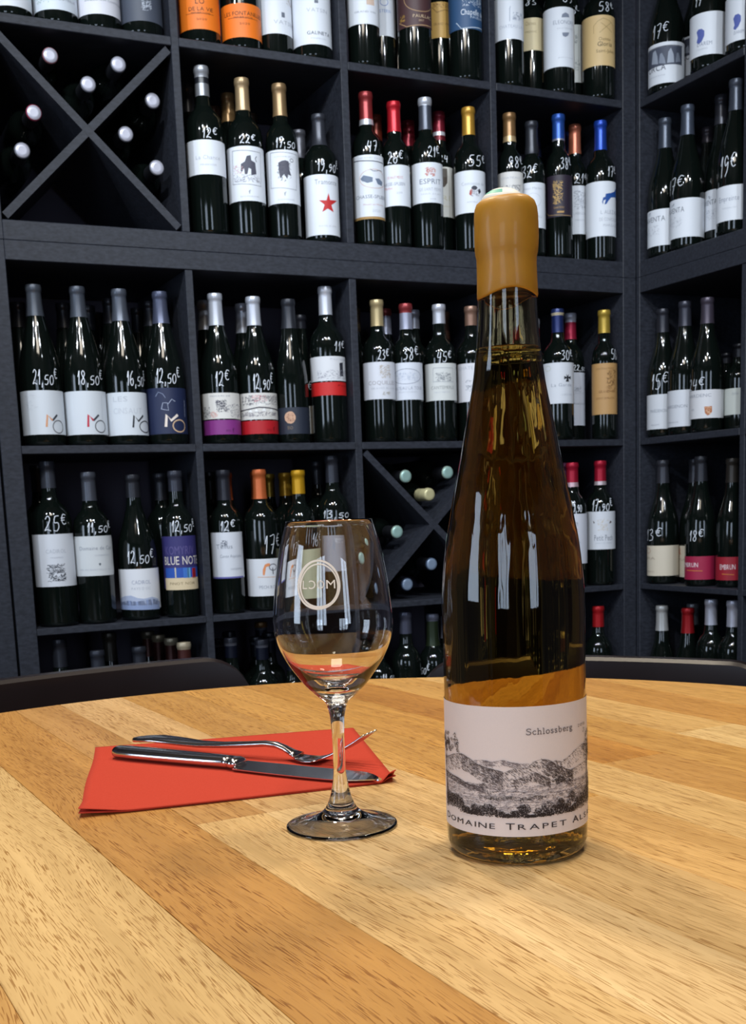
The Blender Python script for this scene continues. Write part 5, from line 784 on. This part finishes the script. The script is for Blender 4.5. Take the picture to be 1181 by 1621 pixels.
for side in (1, 0):
    for i in range(NB+1):
        t = i/NB; tt = .505+.495*t
        back = .0092-.0010*t-.0109*max(0, t-.82)**2/.0324*1.0
        belly = .0100+.0030*sin(min(t*1.1, 1)*pi*.8)-.0135*max(0, t-.70)**2/.09
        nrm = Vector((-kd.y, kd.x)).normalized(); c = Vector(K_(tt, 0)[:2])
        pb = c+nrm*back; pe = c-nrm*belly
        if side: V += [(pb.x, pb.y, .0042), (pe.x, pe.y, .0020)]
        else: V += [(pb.x, pb.y, .0012), (pe.x, pe.y, .0013)]
F = []; o2 = 2*(NB+1)
for i in range(NB):
    a = 2*i; F += [(a, a+1, a+3, a+2), (o2+a, o2+a+2, o2+a+3, o2+a+1), (a, a+2, o2+a+2, o2+a), (a+1, o2+a+1, o2+a+3, a+3)]
F += [(0, o2, o2+1, 1), (2*NB, 2*NB+1, o2+2*NB+1, o2+2*NB)]
obj('blade', V, F, STEEL, kn)
fk = empty('table_fork', (-.1, .87, TOP+NZ)); tag(fk, 'polished steel table fork, tines up, its handle end resting on the knife', 'fork')
fa, fb = Vector((-.194, .925)), Vector((-.003, .828)); fd = fb-fa; fs = Vector((-.1, .87))
def F_(t, z): p = fa+fd*t-fs; return (p.x, p.y, z-NZ)
hp = [(.0, .0085, .0035), (.015, .0092, .0062), (.05, .0100, .0090), (.11, .0108, .0098), (.2, .0098, .0088), (.3, .0086, .0064), (.4, .0092, .0043), (.5, .0108, .0034), (.58, .0124, .0030), (.625, .0120, .0030), (.66, .0098, .0032), (.69, .0068, .0045), (.715, .0050, .0070)]
hp = [(a, z, w) for a, z, w in hp]
sweep('handle', [F_(t, z+.001) for t, z, w in hp], [(w*1.15, .0021 if t < .2 else .0024) for t, z, w in hp], STEEL, fk, 16, 2.2)
hd = [(.705, .0058, .0060), (.73, .0044, .0094), (.76, .0038, .0112), (.79, .0043, .0118), (.82, .0058, .0120)]
sweep('head', [F_(t, z) for t, z, w in hd], [(w, .0011) for t, z, w in hd], STEEL, fk, 16, 2.6)
fn = Vector((-fd.y, fd.x)).normalized()
for k in range(4):
    off = (k-1.5)*.0064
    tp = [(.812, .0054), (.84, .0078), (.87, .0105), (.90, .0135), (.93, .0170), (.96, .0208), (.985, .0245), (1.0, .0268)]
    path = []
    for t, z in tp: p = F_(t, z); path.append((p[0]+fn.x*off, p[1]+fn.y*off, p[2]))
    sweep('tine', path, [(.0021-.0012*max(0, t-.9)/.1, .0010-.0004*max(0, t-.9)/.1) for t, _ in tp], STEEL, fk, 10, 2.4)

# ------------------------------------------------------------------ glass materials
def glass(name, color, ior, rough=0., density=None, abs_col=None, bump=False):
    m = bpy.data.materials.new(name); m.use_nodes = True; nt = m.node_tree; b = nt.nodes['Principled BSDF']
    b.inputs['Base Color'].default_value = (*color, 1); b.inputs['Transmission Weight'].default_value = 1; b.inputs['IOR'].default_value = ior
    b.inputs['Roughness'].default_value = rough
    if bump:                                          # uneven drawn glass
        tc = nt.nodes.new('ShaderNodeTexCoord'); mp = nt.nodes.new('ShaderNodeMapping'); mp.inputs['Scale'].default_value = (130, 130, 4)
        n = nt.nodes.new('ShaderNodeTexNoise'); n.inputs['Scale'].default_value = 1; n.inputs['Detail'].default_value = 2
        bp = nt.nodes.new('ShaderNodeBump'); bp.inputs['Strength'].default_value = .3; bp.inputs['Distance'].default_value = .0015
        nt.links.new(tc.outputs['Object'], mp.inputs['Vector']); nt.links.new(mp.outputs[0], n.inputs['Vector']); nt.links.new(n.outputs['Fac'], bp.inputs['Height']); nt.links.new(bp.outputs[0], b.inputs['Normal'])
    if density:
        v = nt.nodes.new('ShaderNodeVolumeAbsorption'); v.inputs['Color'].default_value = (*abs_col, 1); v.inputs['Density'].default_value = density
        nt.links.new(v.outputs[0], nt.nodes['Material Output'].inputs['Volume'])
    return m

# ------------------------------------------------------------------ wine glass
wg = empty('wine_glass', (-.0215, .6755, TOP)); tag(wg, 'empty clear stemmed wine glass standing in front of the red napkin', 'glass')
outer = [(0, .0062), (.008, .0060), (.014, .0046), (.020, .0026), (.0270, .0009), (.0312, .0001), (.0328, .0003), (.0333, .0012), (.0328, .0021), (.0310, .0025), (.0260, .0033), (.0200, .0051), (.0145, .0075), (.0105, .0104), (.0082, .0140), (.0066, .0180), (.0054, .0225), (.0044, .0285),
         (.0037, .0340), (.0036, .0401), (.0036, .0531), (.0039, .0600), (.0043, .0665), (.0052, .0710), (.0062, .0745), (.0080, .0770), (.0112, .0795), (.0178, .0859), (.0228, .0925), (.0272, .0989), (.0306, .1052), (.0334, .1119),
         (.0348, .1182), (.0350, .1245), (.0345, .1308), (.0331, .1436), (.0312, .1560), (.0286, .1687), (.0250, .1810)]
inner = [(.0240, .1810), (.0277, .1687), (.0303, .1560), (.0322, .1436), (.0336, .1308), (.0341, .1245), (.0339, .1182), (.0324, .1119), (.0295, .1052), (.0258, .0992), (.0206, .0934), (.0150, .0890), (.0090, .0862), (.0040, .0852), (0, .0850)]
pts = refine(outer, 3)+[(.0248, .1817), (.0244, .1817)]+refine(inner, 3)
V, F = lathe(pts, 96); CLEAR = glass('clear_crystal', (1, 1, 1), 1.5)
obj('glass_body', V, F, CLEAR, wg, True)
P = Print()
Rg = .0322; gz = .1468; th0 = -.20
def ringp(cx, cz, rx, rz, w, a0=0, a1=2*pi, n=48):
    V, F = ribbon([(cx+rx*cos(a0+(a1-a0)*i/n), cz+rz*sin(a0+(a1-a0)*i/n)) for i in range(n+1)], w); P.add('#f2ebe2', V, F, 0)
ringp(th0*Rg, gz, .0117, .0132, .0011); ringp(th0*Rg+.0004, gz-.0006, .0104, .0119, .0008); ringp(th0*Rg+.0006, gz+.0006, .0112, .0126, .0007)
for ch, a, b, mir in (('L', -.0088, -.0062, 0), ('C', -.0051, -.0013, 1), ('O', -.0005, .0036, 0), ('M', .0046, .0094, 0)):
    V, F = text2d(ch, th0*Rg+a, th0*Rg+b, gz-.0022, .0046)
    if mir: m_ = th0*Rg+(a+b)/2; V = [(2*m_-x, y) for x, y in V]; F = [f[::-1] for f in F]
    P.add('#f2ebe2', V, F, 0)
for (_, col), (V, F) in P.layers.items(): pass
def rg(z):
    for (r0, z0), (r1, z1) in zip(outer[24:], outer[25:]):
        if z <= z1: return r0+(r1-r0)*(z-z0)/(z1-z0)
    return .025
lg = P.build('logo', rg, Rg, wg, .0005, .7)

# ------------------------------------------------------------------ the tall wine bottle
bt = empty('tall_wine_bottle', (.0765, .619, TOP), math.atan2(.619, .0765)-pi/2)
tag(bt, 'tall amber green wine bottle with ochre wax top, standing upright on the oak table', 'bottle')
body = [(.0000, .0060), (.0180, .0040), (.0290, .0010), (.0330, .0002), (.0360, .0018), (.0378, .0062), (.0383, .0124), (.0382, .0501), (.0380, .0840), (.0379, .1100), (.0380, .1264), (.0379, .1349), (.0376, .1433), (.0368, .1520),
        (.0359, .1603), (.0347, .1690), (.0331, .1772), (.0316, .1855), (.0299, .1940), (.0281, .2021), (.0263, .2106), (.0239, .2229), (.0222, .2315), (.0204, .2402), (.0188, .2487), (.0176, .2573), (.0166, .2661), (.0158, .2746),
        (.0153, .2830), (.0150, .2914), (.0148, .2998), (.0146, .3120), (.0145, .3290), (.0, .3290)]
V, F = lathe(refine(body[:-2], 2)+[(.0145, .329), (0, .329)], 96)
obj('glass_body', V, F, glass('amber_green_glass', (.48, .38, .19), 1.5, .02, bump=True), bt, True)
FILL = .2655
inn = [(.0, .0150), (.012, .0120), (.022, .0085), (.030, .0062), (.0335, .0085), (.0350, .0130)]+[(r-.0030, z) for r, z in body if .02 < z < .32]
def cutp(pts, z0, z1):
    rr = lambda z: next((a[0]+(b[0]-a[0])*(z-a[1])/(b[1]-a[1]) for a, b in zip(pts[5:], pts[6:]) if a[1] <= z <= b[1]), .0118)
    return ([(0, z0), (rr(z0), z0)] if z0 > .02 else [p for p in pts if p[1] <= .0151 and pts.index(p) < 6])+[p for p in pts[6:] if z0 < p[1] < z1]+[(rr(z1), z1), (0, z1)]
V, F = lathe(cutp(inn, 0, FILL), 96); obj('wine', V, F, glass('golden_wine', (.93, .72, .26), 1.34/1.5), bt, True)
V, F = lathe(cutp(inn, FILL+.0005, .292), 96); obj('headspace', V, F, glass('air_in_bottle', (1, 1, 1), 1/1.5), bt, True)
# cork below the wax
V, F = lathe([(0, .2925), (.0115, .2925), (.0115, .3275), (0, .3275)], 24); obj('cork', V, F, mat('cork', (.45, .3, .17), .8, grain=.3, noise_scale=300), bt, True)
# wax
wax = mat('ochre_sealing_wax', '#b8831f', .5, spec=.5, coat=.12, grain=.10, noise_scale=120)
wb = wax.node_tree.nodes['Principled BSDF']; wb.inputs['Subsurface Weight'].default_value = .25; wb.inputs['Subsurface Radius'].default_value = (.006, .003, .001); wb.inputs['Subsurface Scale'].default_value = .5
seg = 64; prof = [(.0152, 0), (.0156, .0012), (.01545, .008), (.01535, .015), (.01545, .0185), (.0160, .0208), (.01625, .0235), (.01640, .028), (.01625, .034), (.0161, .0385), (.0157, .0420), (.0147, .0446), (.0127, .0462), (.007, .0470), (0, .0472)]
wz0 = .2920; V, F = [], []
for r, h in prof:
    for k in range(seg):
        a = 2*pi*k/seg; dz = (-.0016+.0022*cos(a-.3)+.0010*sin(3*a+1))*(1-h/.0472)**3+.0004*sin(2*a)*(h/.047)
        rr = r*(1+.010*sin(2*a+h*90)+.006*sin(5*a-h*200)) if r > .001 else 0
        V.append((rr*sin(a), -rr*cos(a), wz0+h+dz-(.0022*sin(a+.6)*-1*0 if h < .04 else 0)))
for j in range(len(prof)-1):
    for k in range(seg): F.append((j*seg+k, j*seg+(k+1) % seg, (j+1)*seg+(k+1) % seg, (j+1)*seg+k))
inner_r = [(.01495, 0)]
b0 = len(V)
for k in range(seg):
    a = 2*pi*k/seg; V.append((.0149*sin(a), -.0149*cos(a), V[k][2]+.0004))
for k in range(seg): F.append((b0+k, b0+(k+1) % seg, (k+1) % seg, k))
obj('wax_cap', V, F, wax, bt, True)
sealm = [mat('seal_white', '#e8e6e0', .5), mat('seal_green', '#4fae98', .5)]
V, F, MI = [], [], []; rad = [(.0110, -.0008), (.0106, .0010), (.0092, .0026), (.0080, .0036), (.0062, .0046), (.0050, .0051), (.003, .0056), (.0002, .0058)]
for r, h in rad:
    for k in range(40): a = 2*pi*k/40; V.append((r*sin(a), -r*cos(a), h))
for j in range(len(rad)-1):
    for k in range(40): F.append((j*40+k, j*40+(k+1) % 40, (j+1)*40+(k+1) % 40, (j+1)*40+k)); MI.append(1 if (j in (2, 3) and 14 < k < 34) or (j in(2,3) and k>=34) else 0)
F.append(tuple(7*40+k for k in range(40))); MI.append(0)
so = obj('seal_disc', V, F, sealm, bt, True, MI); so.location = (-.0015, 0, .3384); so.rotation_euler = (radians(6), 0, 0)

# ---- the big label and its etching
Rl = .0384; LZ0, LZ1 = .0168, .0850
n = 60; V, F = [], []; T0, T1 = -1.62, 2.05
def rb(z): return radius_at(body, z)
NZs = 8
for j in range(NZs+1):
    q = LZ0+(LZ1-LZ0)*j/NZs
    for i in range(n+1): th = T0+(T1-T0)*i/n; V.append(((rb(q)+.00022)*sin(th), -(rb(q)+.00022)*cos(th), q))
for j in range(NZs):
    for i in range(n): b = j*(n+1)+i; F.append((b, b+1, b+n+2, b+n+1))
biglab = obj('label', V, F, mat('cream_label_paper', '#e4dada', .6, grain=.03, noise_scale=1200), bt, True)
P = Print(); D1, D2, D3 = '#271d1f', '#564c4e', '#80767a'
MM = .001
def quad_stroke(L, x, y, a, l, w):
    c, s_ = cos(a)*l/2, sin(a)*l/2; nx, ny = -sin(a)*w/2, cos(a)*w/2; b = len(L[0])
    L[0].extend([(x-c-nx*.3, y-s_-ny*.3), (x+nx*-1, y+ny*-1), (x+c, y+s_), (x+nx, y+ny)]); L[1].append((b, b+1, b+2, b+3))
rg2 = random.Random(11)
# engraving frame: X in degrees on the glass -76..104, Z in fractions of the drawing height
def XY(X, h): return (radians(X)*Rl, .0262+h*.0405)
def hill(pts, tone, colr, ang, base=-.0, n=500, spread=.10, dens_right=True):
    """hatched ridge: pts are (deg, h); strokes thicken on the shaded right flank"""
    L = ([], [])
    for i in range(n):
        X = pts[0][0]+(pts[-1][0]-pts[0][0])*rg2.random()
        for (a, ha), (b, hb) in zip(pts, pts[1:]):
            if a <= X <= b: k = (X-a)/(b-a); H_ = ha+(hb-ha)*k; sl = (hb-ha)/max(b-a, 1); break
        dn = rg2.random()**1.4*spread
        shade = .35+(.65 if sl < 0 else 0.0)
        if rg2.random() > shade*tone: continue
        x, y = XY(X, H_-dn); a = ang if sl >= 0 else -abs(ang)
        quad_stroke(L, x, y, a+rg2.gauss(0, .18), (.0008+.0016*rg2.random()), .00014+.00012*rg2.random())
    P.add(colr, L[0], L[1], 1)
    V, F = ribbon(refine([XY(*p) for p in pts], 4), .00014); P.add(colr, V, F, 2)
def mask(pts, base):
    V = [XY(*p) for p in pts]+[XY(p[0], base) for p in reversed(pts)]
    m_ = len(pts); P.add('#ded3d3', V, [(i, 2*m_-1-i-0, 2*m_-2-i, i+1) for i in range(m_-1)], 0)
far = [(-34, .74), (-26, .755), (-18, .74), (-10, .77), (-4, .745), (4, .72), (10, .72)]
lft = [(-76, .69), (-66, .72), (-56, .775), (-47, .80), (-38, .755), (-30, .69), (-22, .66), (-10, .62)]
mid = [(-30, .42), (-20, .50), (-10, .60), (0, .66), (8, .67), (14, .74), (20, .765), (27, .74), (34, .66), (42, .60), (50, .55)]
rgt = [(24, .68), (32, .73), (38, .70), (46, .76), (56, .83), (66, .86), (78, .82), (90, .80), (102, .84)]
rg_f = [(32, .50), (44, .56), (58, .60), (72, .62), (88, .66), (102, .66)]
hill(far, 1., D3, -.5, n=420, spread=.07)
hill(rgt, 1., D2, -.7, n=900, spread=.16)
hill(lft, 1., D2, -.6, n=1700, spread=.20)
hill(mid, 1., D2, -.75, n=2000, spread=.20)
hill(rg_f, .9, D2, -.5, n=600, spread=.10)
hill([(-2, .50), (6, .55), (14, .60), (20, .56), (27, .50)], 1., D2, -.9, n=600, spread=.12)
hill([(-76, .50), (-66, .49), (-52, .47), (-40, .42), (-26, .40)], 1., D2, -.35, n=600, spread=.07)
# fields of the valley: many almost level dashes and tree dots
L = ([], []); L2 = ([], [])
for i in range(3600):
    X = -74+176*rg2.random(); h = .08+.36*rg2.random(); x, y = XY(X, h)
    if rg2.random() < .62: quad_stroke(L, x, y, rg2.gauss(.0, .16)+.10*sin(X*.06), .0006+.0024*rg2.random(), .00012+.00012*rg2.random())
    else: quad_stroke(L2, x, y, rg2.random()*3, .0004, .0003)
P.add(D3, *L, 1); P.add(D2, *L2, 1)
for k in range(9):
    V, F = ribbon(refine([XY(-74+22*i, .13+.035*k+.02*sin(i*1.3+k*1.7)) for i in range(9)], 4), .00012); P.add(D3, V, F, 1)
def clump(X, h, rx, rh, n, colr, sz=.0005):
    L = ([], [])
    for i in range(n):
        a = rg2.random()*2*pi; q = rg2.random()**.5; x, y = XY(X+rx*q*cos(a), h+rh*q*sin(a)); quad_stroke(L, x, y, rg2.random()*3, sz*(.7+rg2.random()), sz*.7)
    P.add(colr, *L, 2)
for X in range(-22, 22, 3): clump(X+rg2.random()*2, .26+.03*rg2.random(), 2.6, .028, 26, D1, .00042)      # the town
for X in range(-60, 60, 6): clump(X, .36+.08*sin(X), 2.4, .012, 9, D2, .0004)
for i in range(26): clump(24+rg2.random()*26, .44+.12*rg2.random(), 1.8, .018, 16, D1, .00042)
for i in range(30): clump(30+60*rg2.random(), .20+.25*rg2.random()+.0, 2., .02, 10, D2, .0004)
# dark hedge and trees along the foot of the picture
X = -72.
while X < 100:
    hb = .02 if X > -50 else .05
    top = .13+.06*sin(X*.21)+.03*sin(X*.9) if X > -46 else .22
    if 8 < X < 14: top = .04
    if X > 52: top = .18+.006*(X-52)
    clump(X, hb+top*.45, 3.2, top*.45, 120, D1, .00060); X += 3.4
for X, h, r in ((-34, .10, 4), (6, .13, 5), (24, .15, 5), (36, .16, 4), (48, .22, 4)): clump(X, h, r, .07, 120, D1, .0006)
# leafy tree at the left edge and its mirror on the right, trunks beneath
for i in range(46): clump(-78+29*rg2.random()**1.3, .80+.24*rg2.random()-.0, 1.9, .03, 20, D1, .0005)
for i in range(10): clump(-75+5*rg2.random(), .55+.35*rg2.random(), 1.2, .03, 14, D1, .0005)
V, F = ribbon([XY(-74, .02), XY(-72.5, .3), XY(-74, .55), XY(-73, .95)], .0007); P.add(D1, V, F, 2)
V, F = ribbon([XY(-71, .02), XY(-70, .2), XY(-73, .4)], .0010); P.add(D1, V, F, 2)
for i in range(40): clump(65+26*rg2.random()**.8, .62+.42*rg2.random(), 2., .035, 14, D1, .0006)
V, F = ribbon([XY(76, .05), XY(74, .4), XY(77, .9)], .0012); P.add(D1, V, F, 2)
P.build('etching', rb, Rl, biglab, .00032, .7, step=.16)
# lettering
P = Print()
def arc_text(s, a0, a1, z, h, col, weight=1.):
    V, F = text2d(s, radians(a0)*Rl, radians(a1)*Rl, z, h, .30); P.add(col, V, F, 1)
arc_text('D', -73.5, -66.5, .0207, .0034, '#2c2224'); arc_text('OMAINE', -64.5, -17.0, .0207, .0028, '#2c2224')
arc_text('T', -8.5, -1.5, .0207, .0034, '#2c2224'); arc_text('RAPET', .8, 41.5, .0207, .0028, '#2c2224')
arc_text('A', 48.5, 56.5, .0207, .0034, '#2c2224'); arc_text('LSACE', 58.8, 98, .0207, .0028, '#2c2224')
# Schlossberg in hand-built slab letters
SER = {'S': (.62, [[(.56, .80), (.50, .95), (.30, 1), (.12, .88), (.10, .70), (.30, .54), (.50, .42), (.58, .22), (.42, .02), (.20, 0), (.08, .08), (.05, .22)]]),
 'c': (.46, [[(.42, .50), (.30, .62), (.12, .52), (.06, .30), (.14, .06), (.30, 0), (.44, .10)]]),
 'h': (.56, [[(0, 1), (.12, 1), (.12, 0)], [(0, 0), (.24, 0)], [(.12, .48), (.28, .62), (.42, .52), (.42, 0)], [(.32, 0), (.54, 0)]]),
 'l': (.26, [[(0, 1), (.12, 1), (.12, 0)], [(0, 0), (.24, 0)]]),
 'o': (.50, [[(.25, .62), (.08, .48), (.06, .24), (.16, .02), (.30, 0), (.44, .16), (.44, .42), (.34, .60), (.25, .62)]]),
 's': (.40, [[(.34, .48), (.28, .62), (.12, .60), (.07, .45), (.20, .34), (.34, .22), (.30, .03), (.12, 0), (.04, .16)]]),
 'b': (.54, [[(0, 1), (.12, 1), (.12, 0)], [(.12, .46), (.26, .62), (.42, .52), (.46, .28), (.36, .04), (.22, 0), (.12, .10)]]),
 'e': (.46, [[(.08, .34), (.42, .36), (.38, .54), (.24, .62), (.10, .50), (.06, .26), (.16, .04), (.30, 0), (.44, .12)]]),
 'r': (.38, [[(0, .60), (.12, .60), (.12, 0)], [(0, 0), (.24, 0)], [(.12, .42), (.24, .60), (.36, .56)]]),
 'g': (.50, [[(.24, .62), (.08, .52), (.08, .34), (.24, .24), (.38, .34), (.38, .52), (.24, .62)], [(.38, .56), (.48, .62)], [(.20, .24), (.10, .12), (.22, .04), (.42, -.02), (.44, -.20), (.22, -.30), (.06, -.20), (.14, -.04)]])}
def slab(s, a0, a1, z, h, col):
    tot = sum(SER[c][0] for c in s)+.10*(len(s)-1); x = 0; k = radians(a1-a0)*Rl/tot
    for c in s:
        w, pls = SER[c]
        for pl in pls:
            q = [(radians(a0)*Rl+(x+px)*k, z+py*h) for px, py in pl]
            if len(q) > 3: q = refine(q, 3)
            V, F = ribbon(q, .00042); P.add(col, V, F, 1)
        x += w+.10
slab('Schlossberg', 8, 49.5, .0705, .0030, '#6e6668')
arc_text('2018', 57, 70, .0708, .0016, '#8e8688')
P.build('lettering', rb, Rl, biglab, .0004, .7, step=.16)

for o in (bpy.data.objects[n] for n in [c.name for c in wg.children if c.name.startswith('glass_body')] + [c.name for c in bt.children if c.name.startswith(('glass_body', 'wine', 'headspace'))]):
    o.cycles.is_caustics_caster = True
for o in [c for c in table.children]+[c for c in bpy.data.objects if c.parent and c.parent.name == 'napkin']: o.cycles.is_caustics_receiver = True
for o in bpy.data.objects:
    if o.type == 'LIGHT' and o.name.startswith('ceiling_spot'): o.data.cycles.is_caustics_light = True
